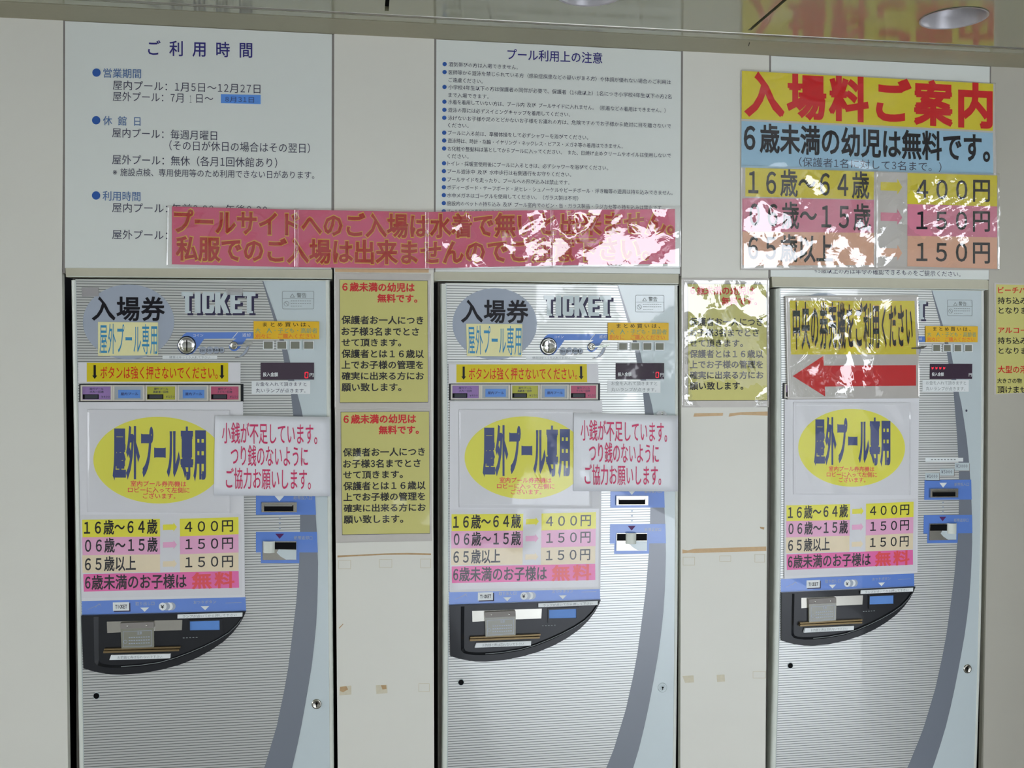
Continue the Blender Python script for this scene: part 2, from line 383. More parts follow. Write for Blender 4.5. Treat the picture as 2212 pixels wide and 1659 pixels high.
stain('scratch', pier2, [(1641, 1138), (1651, 1139), (1650, 1144), (1643, 1142)], rust_m)

# trims below the information boards, above each machine (beige bars), with their lower lip
bars = [((140.5, 578.5), (717.5, 582), (717.5, 602), (141.5, 598)), ((938, 586.5), (1467, 592), (1467, 613.8), (938.5, 606.2)), ((1668, 597.5), (2136.5, 604.3), (2136.5, 626), (1669.5, 620.3))]
for i, q in enumerate(bars):
    mb = MB(); grid(mb, W, q, 0.003, bar_m, 0.07)
    (ax, ay), (bx, by), (cx, cy), (dx, dy) = q
    grid(mb, W, [(dx+3, dy-1.6), (cx-2, cy-1.6), (cx-2, cy), (dx+3, dy)], 0.001, frame_m, 0.06)
    o = mb.build('trim_%d' % (i+2)); o['kind'] = 'structure'
# seams beside the boards (recessed grey joint strips)
mb = MB()
for p, q in (((138, 57), (137.5, 590)), ((719.8, 88), (717.8, 578)), ((940, 96), (938, 588)), ((1473.5, 114), (1471, 596)), ((1663.3, 127), (1661, 600)), ((2139.5, 154), (2137.5, 606))):
    grid(mb, W, [(p[0]-2.6, p[1]-14), (p[0]+2.6, p[1]-14), (q[0]+2.6, q[1]), (q[0]-2.6, q[1])], 0.0006, seam_m, 0.02)
mb.build('joint_strip', wall)

# ceiling (glossy soffit), perimeter strips, bead, joints, downlights
def CP(px, py, z=ZTOP):                   # pixel -> point on the soffit plane
    d = F0 + R0*(px-1106)/FPX - U0*(py-829.5)/FPX; t = (z-CZ)/d[2]; return d[0]*t, -D+d[1]*t
YS1 = CP(840, 47)[1]; YS2 = CP(840, 37)[1]; YS3 = CP(840, 30.5)[1]; YJ = CP(836, 24)[1]
XA, XB = -7.0, 8.2
ceil = thing('ceiling', None, None, (0, 0, ZTOP), kind='structure')
mb = MB(); box(mb, XA, XB, YS1, 0.03, ZTOP, ZTOP+0.02, strip_m); o = mb.build('perimeter_strip', ceil)
mb = MB(); box(mb, XA, XB, YS2, YS1-0.0025, ZTOP+0.001, ZTOP+0.02, ceil_m); mb.build('glossy_strip', ceil)  # narrow strip in the same glossy finish as the soffit panels
mb = MB(); box(mb, XA, XB, YS3, 0.03, ZTOP+0.014, ZTOP+0.03, groove_m); mb.build('groove_back', ceil)
mb = MB()                                   # round aluminium bead in the groove
n = 10; yb_ = (YS2+YS3)/2; vs = []
for x in (XA, XB): vs += [(x, yb_+0.004*math.cos(2*math.pi*i/n), ZTOP+0.003+0.004*math.sin(2*math.pi*i/n)) for i in range(n)]
mb.add(vs, [[i, (i+1) % n, n+(i+1) % n, n+i] for i in range(n)], alu_m); mb.build('bead', ceil, smooth=True)
xj1 = CP(836, 12)[0]; xj2 = CP(1657, 33)[0]; gp = 0.0085
js = [xj1+(xj2-xj1)*k for k in range(-8, 10) if -6.6 < xj1+(xj2-xj1)*k < 7.9]
DL = [(CP(2060, 39), 0.0665), (CP(1274, -14), 0.0665)]
def holed(outer, holes, z0, z1, mt, name, parent):
    c = bpy.data.curves.new('tmp', 'CURVE'); c.dimensions = '2D'; c.fill_mode = 'BOTH'
    for lp in [outer]+holes:
        s = c.splines.new('POLY'); s.points.add(len(lp)-1)
        for p, q in zip(s.points, lp): p.co = (q[0], q[1], 0, 1)
        s.use_cyclic_u = True
    o = bpy.data.objects.new('tmp', c); COL.objects.link(o); bpy.context.view_layer.update()
    me = o.evaluated_get(bpy.context.evaluated_depsgraph_get()).to_mesh()
    v = [(a.co.x, a.co.y) for a in me.vertices]; f = [list(p.vertices) for p in me.polygons]
    bpy.data.objects.remove(o)
    mb = MB(); mb.add([(x, y, z0) for x, y in v], [list(reversed(g)) for g in f], mt)
    for lp in [outer]+holes:
        n = len(lp); mb.add([(x, y, z0) for x, y in lp]+[(x, y, z1) for x, y in lp], [[i, (i+1) % n, n+(i+1) % n, n+i] for i in range(n)], mt)
    return mb.build(name, parent)
def circ(c, r, n=40): return [(c[0]+r*math.cos(2*math.pi*i/n), c[1]+r*math.sin(2*math.pi*i/n)) for i in range(n)]
YF = -SOFFIT
edges = [XA]+js+[XB]
for i in range(len(edges)-1):
    x0 = edges[i]+(gp/2 if i else 0); x1 = edges[i+1]-(gp/2 if i < len(edges)-2 else 0)
    if x1 <= x0: continue
    hs = [circ(c, r) for c, r in DL if x0 < c[0] < x1]
    holed([(x0, YF), (x1, YF), (x1, YJ), (x0, YJ)], hs, ZTOP, ZTOP+0.012, ceil_m, 'ceiling_panel', ceil)
mb = MB(); box(mb, XA, XB, YJ, YS3, ZTOP, ZTOP+0.012, ceil_m); mb.build('ceiling_edge_strip', ceil)
mb = MB(); box(mb, XA, XB, YF, YJ, ZTOP+0.09, ZTOP+0.12, black_m)
for x in js: box(mb, x-gp/2-0.002, x+gp/2+0.002, YF, YJ, ZTOP+0.01, ZTOP+0.02, black_m)
box(mb, XA, XB, YF-0.03, YF, ZTOP-0.02, ZTOP+0.12, strip_m); mb.build('ceiling_void', ceil)
refl_m = mat('downlight_reflector', (150, 148, 150), 0.35, metal=0.3); lampd_m = mat('downlight_glass', (96, 86, 70), 0.2)
for k, (c, r) in enumerate(DL):
    t = thing('downlight', ['round recessed downlight in the soffit above the red and yellow price sign', 'round recessed downlight half cut by the top edge above the pool rules board'][k], 'ceiling light', (c[0], c[1], ZTOP), group=None)
    mb = MB(); n = 40; vs = []; prof = [(r+0.003, -0.0015), (r, -0.002), (r-0.002, 0.0), (r-0.003, 0.022), (r-0.012, 0.036)]
    for rr, z in prof: vs += [(p[0], p[1], ZTOP+z) for p in circ(c, rr, n)]
    mb.add(vs, [[j*n+i, j*n+(i+1) % n, (j+1)*n+(i+1) % n, (j+1)*n+i] for j in range(len(prof)-1) for i in range(n)], refl_m); mb.build('reflector', t, smooth=True)
    mb = MB(); mb.add([(p[0], p[1], ZTOP+0.036) for p in circ(c, r-0.01, n)], [list(range(n))], lampd_m); mb.build('lamp_glass', t)
mb = MB()
def small_mark():                           # small black scratch on the perimeter strip
    a = CP(1618, 91); b = CP(1616.5, 99); mb.add([(a[0], a[1], ZTOP-0.0006), (a[0]+0.002, a[1], ZTOP-0.0006), (b[0]+0.0015, b[1], ZTOP-0.0006), (b[0], b[1], ZTOP-0.0006)], [[0, 1, 2, 3]], slot_m)
small_mark(); mb.build('scratch', ceil)

# what the glossy fronts look out at: paving, the walls opposite with the opening between them, shrubs beyond
mb = MB(); mb.add([(-14, -34, 0), (18, -34, 0), (18, 0.45, 0), (-14, 0.45, 0)], [[0, 1, 2, 3]], floor_m); o = mb.build('floor'); o['kind'] = 'structure'
mb = MB(); box(mb, 0.5, 2.9, -33, -0.9, 0.0, 0.012, path_m); o = mb.build('path'); o['kind'] = 'structure'
mb = MB(); box(mb, 2.02, 2.3, -1.5, -0.02, 0.0, 1.62, shadewall_m); o = mb.build('added_shade_wall'); o['kind'] = 'structure'  # unseen partition, added to keep light off the far-right panel
mb = MB(); box(mb, -9, 1.45, -6.3, -6.0, 0, 4.6, lightwall_m); o = mb.build('wall_left'); o['kind'] = 'structure'
mb = MB(); box(mb, 4.5, 13, -6.3, -6.0, 0, 4.6, lightwall_m); o = mb.build('wall_right'); o['kind'] = 'structure'
leaf_m = mat('shrub_leaf', (50, 78, 40), 0.6, noise=0.5, nscale=6, k=1.0); bark_m = mat('shrub_bark', (70, 56, 44), 0.8, k=1.0)
rng = random.Random(3)
def shrub(x, y, h, rad, label):
    t = thing('shrub', label, 'shrub', (x, y, 0), group=None)
    mb = MB()
    for _ in range(900):
        a = rng.uniform(0, 6.283); u = rng.uniform(-1, 1); rr = rad*rng.uniform(0.55, 1.0)
        cx = x+rr*math.sqrt(1-u*u)*math.cos(a); cy = y+rr*math.sqrt(1-u*u)*math.sin(a)*0.7; cz = h*0.55+h*0.45*u*rng.uniform(0.8, 1)
        s = rng.uniform(0.08, 0.16); d = [rng.uniform(-1, 1) for _ in range(3)]; e = [rng.uniform(-1, 1) for _ in range(3)]
        mb.add([(cx+s*d[0], cy+s*d[1], cz+s*d[2]), (cx+s*e[0], cy+s*e[1], cz+s*e[2]), (cx-s*d[0], cy-s*d[1], cz-s*d[2]), (cx-s*e[0], cy-s*e[1], cz-s*e[2])], [[0, 1, 2, 3]], leaf_m)
    o = mb.build('foliage', t)
    mb = MB(); vs = []
    for z, r in ((0, 0.07), (h*0.5, 0.05), (h*0.9, 0.02)): vs += [(x+r*math.cos(i*math.pi/4), y+r*math.sin(i*math.pi/4), z) for i in range(8)]
    mb.add(vs, [[j*8+i, j*8+(i+1) % 8, (j+1)*8+(i+1) % 8, (j+1)*8+i] for j in range(2) for i in range(8)], bark_m); mb.build('stem', t)
for k, (x, y, h, r) in enumerate(((3.6, -14, 2.75, 0.9), (5.6, -15, 2.5, 0.9), (7.6, -14, 2.8, 0.9), (9.6, -15, 2.9, 0.9), (11.6, -14.5, 2.7, 0.9), (1.6, -15, 2.6, 0.9))):
    shrub(x, y, h, r, ['green leafy shrub opposite the middle ticket machine', 'low green shrub behind the camera, second in the hedge', 'wide green shrub in the middle of the hedge opposite', 'tall green shrub towards the right end of the hedge', 'last green shrub at the right end of the hedge', 'first green shrub at the left end of the hedge'][k])

# ------------------------------------------------------------------ information boards
def board(name, label, q, x0b, x1b, ytopc):
    t = thing(name, label, 'sign', (W(*q[3])[0], 0, W(*q[3])[1]))
    TLx, TRx = W(*q[0])[0], W(*q[1])[0]
    mb = MB(); pts = [(TLx, ZTOP-0.001), (TRx, ZTOP-0.001)] + [W(*p) for p in (q[2], q[3])]
    poly(mb, ident, pts, -0.0005, board_m, 0.02); mb.build('panel', t); return t
Y1 = -0.0011
b1 = board('information_board', 'white board headed ご利用時間 with opening hours above the left ticket machine', [(140.8, 56), (717, 90), (715.4, 581.6), (140.2, 578.6)], 0, 0, 0)
mb = MB()
text(mb, W, 'ご利用時間', 320, 88.8, 545, 94, 31, indigo_m, Y1, 0.012, sp=1.56)
for cx, cy in ((208.7, 157.1), (208, 260), (207.8, 422.4)): disc(mb, W, cx, cy, 9, 9, Y1, dot_m)
text(mb, W, '営業期間', 223.6, 148.6, 305, 150.5, 19, teal_tx, Y1, 0.006)
text(mb, W, '屋内プール：1月5日～12月27日', 243.9, 174.5, 562.6, 183, 19.5, ink_m, Y1)
text(mb, W, '屋外プール：7月　日～', 243.9, 198.8, 460.9, 204, 19.5, ink_m, Y1)
text(mb, W, '1', 410, 205, 414, 205, 19, grey_tx, Y1)
text(mb, W, '休館日', 222.8, 251.5, 303.6, 253.3, 19, teal_tx, Y1, 0.006, sp=1.58)
text(mb, W, '屋内プール：毎週月曜日', 242.6, 277.3, 469, 284, 19.5, ink_m, Y1)
text(mb, W, '（その日が休日の場合はその翌日）', 366, 304.5, 669.7, 311, 20, ink_m, Y1)
text(mb, W, '屋外プール：無休（各月1回休館あり）', 242.6, 335, 599, 342.5, 20, ink_m, Y1)
text(mb, W, '※施設点検、専用使用等のため利用できない日があります。', 243.9, 364, 679, 371, 16, ink_m, Y1)
text(mb, W, '利用時間', 222, 413.6, 303.6, 415.4, 19.5, teal_tx, Y1, 0.006)
text(mb, W, '屋内プール：', 242.6, 439, 362, 441, 19.5, ink_m, Y1)
text(mb, W, '午前9:00～午後8:30', 371.4, 441, 577.5, 445, 20, ink_m, Y1)
text(mb, W, '屋外プール：', 242.6, 497, 362, 499, 19.5, ink_m, Y1)
mb.build('lettering', b1)
o = thing('date_sticker', 'small blue sticker reading 8月31日 on the opening hours board', 'sticker', (W(477, 225)[0], 0, W(477, 225)[1]))
mb = MB(); grid(mb, W, [(477.4, 203.8), (563, 205.6), (563, 225), (477.4, 223)], -0.0018, stick_m, -0.0006); mb.build('backing', o)
mb = MB(); text(mb, W, '8月31日', 487, 209, 549, 210.5, 12, navy_tx, -0.0022); mb.build('lettering', o)

b2 = board('information_board', 'white board of pool rules headed プール利用上の注意 above the middle machine', [(942.5, 96), (1471, 113), (1468.5, 591.5), (940.5, 586.5)], 0, 0, 0)
mb = MB()
text(mb, W, 'プール利用上の注意', 1096, 106.5, 1300.9, 115.5, 22.5, indigo_m, Y1, 0.01, res=2)
RUL = [(232, '酒気帯びの方は入場できません。', 745, 1), (300, '医師等から遊泳を禁じられている方（感染症疾患などの疑いがある方）や体調が優れない場合のご利用は', 2050, 1), (366, 'ご遠慮ください。', 445, 0),
 (427, '小学校4年生以下の方は保護者の同伴が必要で、保護者（16歳以上）1名につき小学校4年生以下の方2名', 2055, 1), (495, 'まで入場できます。', 495, 0),
 (553, '水着を着用していない方は、プール内 及び プールサイドに入れません。（肌着などの着用はできません。）', 2005, 1), (622, '遊泳の際には必ずスイミングキャップを着用してください。', 1190, 1),
 (690, '泳げないお子様や足のとどかないお子様をお連れの方は、危険ですのでお子様から絶対に目を離さないで', 2050, 1), (752, 'ください。', 325, 0),
 (817, 'プールに入る前は、準備体操をして必ずシャワーを浴びてください。', 1345, 1), (884, '遊泳時は、時計・指輪・イヤリング・ネックレス・ピアス・メガネ等の着用はできません。', 1640, 1),
 (952, 'お化粧や整髪料は落としてからプールに入ってください。 また、日焼け止めクリームやオイルは使用しないで', 2050, 1), (1015, 'ください。', 325, 0),
 (1078, 'トイレ・採暖室使用後にプールに入るときは、必ずシャワーを浴びてください。', 1515, 1), (1145, 'プール遊泳中 及び 水中歩行は右側通行をお守りください。', 1200, 1),
 (1215, 'プールサイドを走ったり、プールへの飛び込みは禁止です。', 1185, 1), (1282, 'ボディーボード・サーフボード・足ヒレ・シュノーケルやビーチボール・浮き輪等の遊具は持ち込みできません。', 2065, 1),
 (1350, '水中メガネはゴーグルを使用してください。（ガラス製は不可）', 1260, 1), (1418, '施設内のペットの持ち込み 及び プール室内でのビン・缶・ガラス製品・ラジカセ等の持ち込みは禁止です。', 1985, 1), (1487, 'プールサイドに貴重品は持ち込まないで', 745, 1)]
for yc, s, xe, bl in RUL:
    y = 80+yc/3.95; sl = 0.047-0.025*(yc-235)/1185
    x0 = 930+(155-0.012*(yc-232))/3.95; x1 = 930+xe/3.95
    if bl: disc(mb, W, 930+(120-0.006*(yc-232))/3.95, y, 4.6, 4.6, Y1, dot_m, n=20)
    text(mb, W, s, x0, y-4.4, x1, y-4.4+sl*(x1-x0), 9.6, ink_m, Y1, 0.0, res=1)
mb.build('lettering', b2)
b3 = board('information_board', 'white board above the right ticket machine, mostly covered by the price sign', [(1665.5, 127), (2137.5, 154), (2135.5, 604), (1664.5, 597.5)], 0, 0, 0)
mb = MB(); text(mb, W, '65歳以上の方は年令の確認できるものをご提示ください。', 1759.4, 578.5, 2074.7, 587, 11.5, ink_m, Y1, res=1); mb.build('lettering', b3)
# ================================================================== TICKET MACHINES
BL = [(566, 605), (571, 622), (580, 652), (591, 689.4), (609, 755), (613.6, 781.6), (628.6, 852), (631.5, 880), (640, 960), (646, 1040), (648.5, 1100), (648, 1150), (646, 1216), (640, 1300), (628, 1400), (622.8, 1441), (613.3, 1495), (598, 1568), (571, 1659), (547, 1720), (520, 1780)]
BR = [(568, 605), (574, 622), (584.5, 652), (597.5, 689.4), (620.5, 755), (626.4, 781.6), (642.7, 852), (650, 879), (664, 950), (674, 1020), (680.5, 1090), (685, 1160), (687, 1220), (686, 1290), (683, 1350), (678, 1400), (673, 1441), (662, 1508), (647, 1590), (631, 1659), (613, 1720), (592, 1780)]
def interp(tab, y):
    for (xa, ya), (xb, yb) in zip(tab, tab[1:]):
        if y <= yb: return xa+(xb-xa)*(y-ya)/(yb-ya)
    return tab[-1][0]
def PL(y): return 163.2+(180.5-163.2)*(y-603)/(1659-603)          # plate left edge
def PR(y): return 703.3+(712.5-703.3)*(y-605)/(1659-605)          # plate right edge
LET = {'T': [[(0, 0), (1, 0), (1, .2), (.68, .2), (.68, .9), (.8, .9), (.8, 1), (.3, 1), (.3, .2), (0, .2)]],
 'I': [[(.1, 0), (.9, 0), (.9, 1), (.1, 1)]],
 'C': [[(.12, 0), (1, 0), (1, .38), (.62, .38), (.62, .18), (.38, .18), (.38, .8), (.62, .8), (.62, .62), (1, .62), (1, .86), (.84, 1), (.12, 1), (0, .9), (0, .1)]],
 'K': [[(0, 0), (.38, 0), (.38, .36), (.66, 0), (1, 0), (.66, .44), (1, 1), (.62, 1), (.38, .6), (.38, 1), (0, 1)]],
 'E': [[(0, 0), (1, 0), (1, .18), (.4, .18), (.4, .4), (.85, .4), (.85, .57), (.4, .57), (.4, .82), (1, .82), (1, 1), (0, 1)]]}
def bandquad(f, left, right, ys, y, mb, mt):
    vs = []; n = len(ys)
    for yy in ys: vs += [(*(lambda q: (q[0], y, q[1]))(f(left(yy), yy)),), (*(lambda q: (q[0], y, q[1]))(f(right(yy), yy)),)]
    dz = vs[-1][2]-0.12; zz = vs[-3][2]-vs[-1][2]; fl_ = f(PL(1780), 1780)[0]
    vs += [(max(fl_, vs[-2+k][0]+(vs[-2+k][0]-vs[-4+k][0])/zz*dz*(1.0 if abs(vs[-2+k][0]-vs[-4+k][0]) > 0.012 else 0.0)), y, 0.12) for k in (0, 1)]
    mb.add(vs, [[2*i, 2*i+2, 2*i+3, 2*i+1] for i in range(n)], mt)
MLAB = ['silver striped ticket machine on the left, below the opening hours board', 'silver striped ticket machine in the middle, below the pool rules board', 'silver striped ticket machine on the right, under the paper with the red arrow']
def machine(m):
    f = MW(m); bx, bz = f(440, 1000); t = thing('ticket_machine', MLAB[m], 'ticket machine', (bx, 0.02, 0.1), group='ticket machines in a row')
    ys = [605, 620, 640, 660, 689.4, 720, 755, 781.6, 820, 852, 880, 920, 960, 1000, 1040, 1100, 1150, 1216, 1260, 1300, 1350, 1400, 1441, 1470, 1495, 1530, 1568, 1610, 1659, 1700, 1740, 1780]
    P0 = -0.0
    # housing behind
    mb = MB(); xl = f(150.5, 700)[0]-0.003; xr = f(712, 700)[0]+0.001; zt = f(440, 600.5)[1]
    box(mb, xl, xr, 0.036, 0.42, 0.1, zt, bodyg_m); mb.build('housing', t)
    # frame: swept rounded profiles left / right / top lip
    mb = MB()
    def sweep(edge, prof):
        vs = []; n = len(prof)
        for yy in ys: vs += [(*(lambda q, pp=pp: (q[0], pp[1], q[1]))(f(edge(yy)+pp[0], yy)),) for pp in prof]
        last = vs[-n:]; vs += [(v[0], v[1], 0.1) for v in last]
        mb.add(vs, [[i*n+k, (i+1)*n+k, (i+1)*n+k+1, i*n+k+1] for i in range(len(ys)) for k in range(n-1)], frame_m)
    sweep(PL, [(-12.0, 0.036), (-12.0, 0.012), (-11.4, 0.008), (-10, 0.0045), (-8, 0.0022), (-5, 0.0008), (-2, 0.0), (0, 0.0), (0, 0.001)])
    sweep(PR, [(0, 0.001), (0, 0.0), (2, -0.0005), (4, -0.0005), (6, 0.0), (7.5, 0.002), (8.5, 0.005), (8.8, 0.036)])
    grid(mb, f, [(163, 603), (712, 605), (712, 607), (163, 605)], 0.0, frame_m, 0.03)
    mb.build('door_frame', t, smooth=True)
    # plate, striped field, grey band
    mb = MB(); bandquad(f, PL, PR, ys, 0.001, mb, plate_m); mb.build('front_plate', t)
    mb = MB(); bandquad(f, lambda y: PL(y)+1.2, lambda y: interp(BL, y), ys, 0.0006, mb, stripe_m); mb.build('striped_field', t)
    mb = MB(); bandquad(f, lambda y: interp(BL, y), lambda y: interp(BR, y), ys, 0.0004, mb, band_m); mb.build('grey_band', t)
    # emblem
    e = MB(); disc(e, f, 277.7, 695.4, 98.8, 81, 0.0002, emblem_m, n=64)
    text(e, f, '入場券', 198, 643.5, 356, 644.5, 48, dk_m, -0.0002, 0.022, sp=1.02, res=3); e.build('emblem', t)
    # TICKET in drop-shadow block letters
    e = MB(); x = 392; spec = [('T', 25), ('I', 16), ('C', 26), ('K', 31), ('E', 26), ('T', 27)]; gap = 1.8
    for off, mt, yy in (((5.5, 4.5), navy_m, 0.0002), ((0, 0), plate_m, -0.0001)):
        x = 392
        for ch, wd in spec:
            for lp in LET[ch]: poly(e, f, [(x+off[0]+a*wd, 630.5+off[1]+b*46) for a, b in lp], yy, mt)
            x += wd+gap*1.0
    e.build('ticket_lettering', t)
    # warning label
    e = MB(); o_ = rrect(609.6, 628.8, 678.3, 667.7, 3); i_ = rrect(610.4, 629.6, 677.5, 666.9, 2.6); frame2(e, f, o_, i_, 0.0002, grey_tx)
    poly(e, f, RQ(610, 644.4, 678, 645.2), 0.0002, grey_tx); text(e, f, '警告', 641, 633.2, 662, 633.4, 9.5, grey_tx, 0.0002, 0.01, res=1)
    poly(e, f, [(631.5, 634), (637, 642.5), (626, 642.5)], 0.0002, grey_tx); poly(e, f, [(631.5, 636), (635, 641.6), (628, 641.6)], 0.0001, plate_m)
    frame2(e, f, ell(618.8, 656, 5.6, 5.6, 20), ell(618.8, 656, 4.8, 4.8, 20), 0.0002, grey_tx); poly(e, f, [(615, 652.6), (615.8, 651.8), (622.6, 659.4), (621.8, 660)], 0.0001, grey_tx)
    for k, yy in enumerate((649.5, 655, 661)):
        for j in range(9 if k < 2 else 5): poly(e, f, RQ(628+j*5, yy, 631.5+j*5, yy+1), 0.0002, grey_tx)
    e.build('warning_label', t)
    # coin entry: blue panel, swoosh, coin marks
    e = MB()
    poly(e, f, [(397, 722), (403.6, 718.1), (553, 717.4), (553, 731.2), (441.2, 731.8), (434, 742), (420.7, 759), (415, 764), (404, 766.3), (392, 763), (385, 755), (383, 745), (386.5, 736)], 0.0001, blue_m)
    poly(e, f, [(514, 729), (534, 729), (518.5, 751), (511, 757.2), (505.5, 758.6), (499.5, 756.8), (495.6, 752), (494.8, 746), (497.2, 740.5)], -0.0001, blue_m)
    poly(e, f, [(512.2, 718.2), (514, 718.2), (503, 731), (501.2, 731)], -0.0003, white_m)
    text(e, f, 'コイン', 417, 721.2, 439, 721.2, 6.5, white_m, -0.0003, res=1); text(e, f, '返却', 523.5, 720.3, 541, 720.3, 7.4, white_m, -0.0003, res=1)
    poly(e, f, [(538.7, 746.4), (538.6, 751), (537.4, 755.3), (534.5, 761), (530.5, 766), (525.6, 769.6), (520, 771.8), (514, 773), (507, 773.4), (507.4, 772.2), (513.4, 770.8), (518.8, 768), (523.2, 764.3), (526.6, 760), (528.9, 755.3), (533, 748.8)], 0.0001, seam_m)
    poly(e, f, [(537.6, 746.9), (537.4, 751), (536.2, 755), (533.4, 760.4), (529.6, 765), (525, 768.5), (519.6, 770.7), (514, 771.9), (509, 772.3), (513.8, 770.8), (519, 768.2), (523.6, 764.5), (527, 760.2), (529.4, 755.5), (533.4, 749)], -0.0001, emblem_m)
    for cx, cy, r, s in ((438.2, 757, 8.6, '500'), (453.2, 756.5, 8.2, '100'), (467, 756.1, 7.4, '50'), (478.5, 756, 6.4, '10')):
        disc(e, f, cx+0.8, cy+0.9, r, r, 0.0001, seam_m, n=24); disc(e, f, cx, cy, r, r, -0.0001, emblem_m, n=24)
        text(e, f, s, cx-r*0.62-0.8, cy-3, cx+r*0.5-0.4, cy-3, 6.4, dk_m, -0.0003, 0.03, res=1)
    e.build('coin_panel_print', t)
    s = MB(); lathe(s, f, 403.6, 745.6, [(20, 0.0), (19.6, -0.001), (18.2, -0.001)], blkpl_m); lathe(s, f, 403.6, 745.6, [(18.2, -0.001), (17.6, -0.005), (16.4, -0.006), (15.6, -0.0045), (9, -0.0028), (0.6, -0.0022)], chrome_m, 32)
    cs = s.build('coin_slot', t, 'round chrome coin slot', smooth=True)
    s = MB(); poly(s, f, RQ(403.1, 735.5, 404.7, 757), -0.0052, slot_m, -0.002); s.build('slit', cs)
    s = MB(); lathe(s, f, 505, 746.4, [(9.2, 0), (8.6, -0.003), (6.4, -0.004), (5.4, -0.0025), (0.5, -0.004)], steel_m, 24)
    rl = s.build('return_lever', t, 'chrome coin return lever', smooth=True)
    s = MB(); poly(s, f, [(506, 745), (522, 744.3), (533, 741.6), (543, 741), (547, 739.6), (546, 743), (538, 746.8), (528, 748.4), (518, 747.8), (506, 748)], -0.011, chrome_m, -0.006); s.build('handle', rl)
    s = MB(); grid(s, f, RQ(351, 768, 469, 775.6), 0.0, white_m, 0.0006); text(s, f, '硬貨はゆっくり入れて下さい', 366, 769, 454, 769.4, 5.4, grey_tx, -0.0003, res=1)
    s.build('coin_sticker', t)
    # lamp windows
    for k, cx in enumerate((579.8, 608.7, 637.6, 666.8)):
        s = MB(); frame2(s, f, RQ(cx-11.4, 736.4, cx+11.4, 754.8), RQ(cx-9.6, 738, cx+9.6, 753.2), -0.0030, white_m, 0.0005, 0.0)
        poly(s, f, RQ(cx-9.6, 738, cx+9.6, 753.2), -0.0012, lens_m); s.build('lamp_window', t)
    # display
    s = MB(); grid(s, f, RQ(563, 783.4, 678.5, 820), -0.0006, disp_m, 0.0005); d_ = s.build('display', t)
    s = MB(); text(s, f, '投入金額', 568, 805, 600.6, 805, 8.2, white_m, -0.0009, 0.02, res=1); s.build('caption', d_); s = MB(); text(s, f, '円', 669, 806, 677.4, 806, 8, white_m, -0.0009, 0.015, res=1); s.build('currency_caption', d_)
    s = MB()
    if m < 2:
        for a in (RQ(659.5, 803.4, 665.5, 805), RQ(658.8, 815.4, 664.8, 817), RQ(658.2, 804.4, 659.8, 809.6), RQ(658, 810.6, 659.4, 816), RQ(664.6, 804.4, 666.2, 809.6), RQ(664.2, 810.6, 665.8, 816)): poly(s, f, a, -0.0009, red_led)
    else:
        for j in range(4): poly(s, f, [(567+j*10.5, 791), (570+j*10.5, 793), (573+j*10.5, 791), (572+j*10.5, 796), (568+j*10.5, 797)], -0.0009, red_led)
    s.build('led_digits', d_, 'lit red digits')
    s = MB(); grid(s, f, RQ(543.6, 823, 670, 851), 0.0, white_m, 0.0006); text(s, f, 'お金を入れて頂きますと', 552.6, 825.6, 662, 826, 8.4, grey_tx if m else ink_m, -0.0003, res=1); text(s, f, '丸いランプが点きます。', 552.6, 839.4, 660, 840, 8.6, grey_tx if m else ink_m, -0.0003, res=1)
    s.build('lamp_sticker', t)
    # ticket buttons
    s = MB(); grid(s, f, RQ(171.4, 829.4, 526, 868), -0.001, blkpl_m, 0.0005); bu = s.build('button_unit', t)
    cols = [(bt_purple, '大人一回券', '¥400'), None, (bt_yellow, '高齢者一回券', '¥150'), None, (bt_pink, '子ども一回券', '¥150')]
    for k, (xa, xb) in enumerate(((178.8, 240.2), (248.3, 309.3), (318.3, 379), (387.5, 447.2), (456.2, 515.9))):
        s = MB(); ox0, ox1 = xa-3.6, xb+4.2; frame2(s, f, RQ(ox0, 831.8, ox1, 866), RQ(xa, 834.6, xb, 863), -0.0045, beige_m, -0.001, 0.0)
        c = cols[k]; poly(s, f, RQ(xa, 834.6, xb, 863), -0.002, c[0] if c else bt_grey)
        if c:
            poly(s, f, RQ(xa+0.6, 851.8, xa+35, 861.8), -0.0023, slot_m); poly(s, f, RQ(xa+5, 853, xa+33, 860.8), -0.0025, lcd_m)
            text(s, f, '屋外プール', xa+15, 837.6, xa+45.5, 837.6, 5, ink_m, -0.0023, 0.01, res=1); text(s, f, c[1], xa+15.5 if len(c[1]) < 6 else xa+13, 844.2, xa+46, 844.2, 5, ink_m, -0.0023, 0.01, res=1)
            text(s, f, c[2], xa+40.5, 854.2, xa+59, 854.2, 5.4, ink_m, -0.0023, 0.01, res=1)
        else:
            poly(s, f, RQ(xa+7.5, 842, xb-5.5, 860), -0.0023, bt_blue); text(s, f, '屋内プール', xa+13, 848, xb-10, 848, 6, navy_tx, -0.0026, 0.02, res=1)
        s.build('ticket_button', bu, None if not c else {0: 'purple adult ticket button', 2: 'yellow senior ticket button', 4: 'pink child ticket button'}[k])
    # bank note entry and return
    s = MB(); poly(s, f, [(552.8, 1064), (680.2, 1064), (682.6, 1112), (552.8, 1112)], 0.0, blue_m); text(s, f, '紙幣投入口', 634, 1071.4, 674, 1071.6, 7.6, emblem_m, -0.0003, 0.01, res=1)
    poly(s, f, [(593, 1071), (614, 1071), (603.5, 1082.8)], -0.0003, white_m)
    poly(s, f, [(552.8, 1149), (684.6, 1149), (686.6, 1193.3), (646.7, 1193.3), (646.7, 1216.5), (563.4, 1216.5), (563.4, 1193.3), (552.8, 1193.3)], 0.0, blue_m)
    poly(s, f, [(594.6, 1153), (613.6, 1153), (604.1, 1163.8)], -0.0003, purple_tri); text(s, f, '紙幣返却口', 635, 1158, 674.6, 1158.2, 7.6, emblem_m, -0.0003, 0.01, res=1)
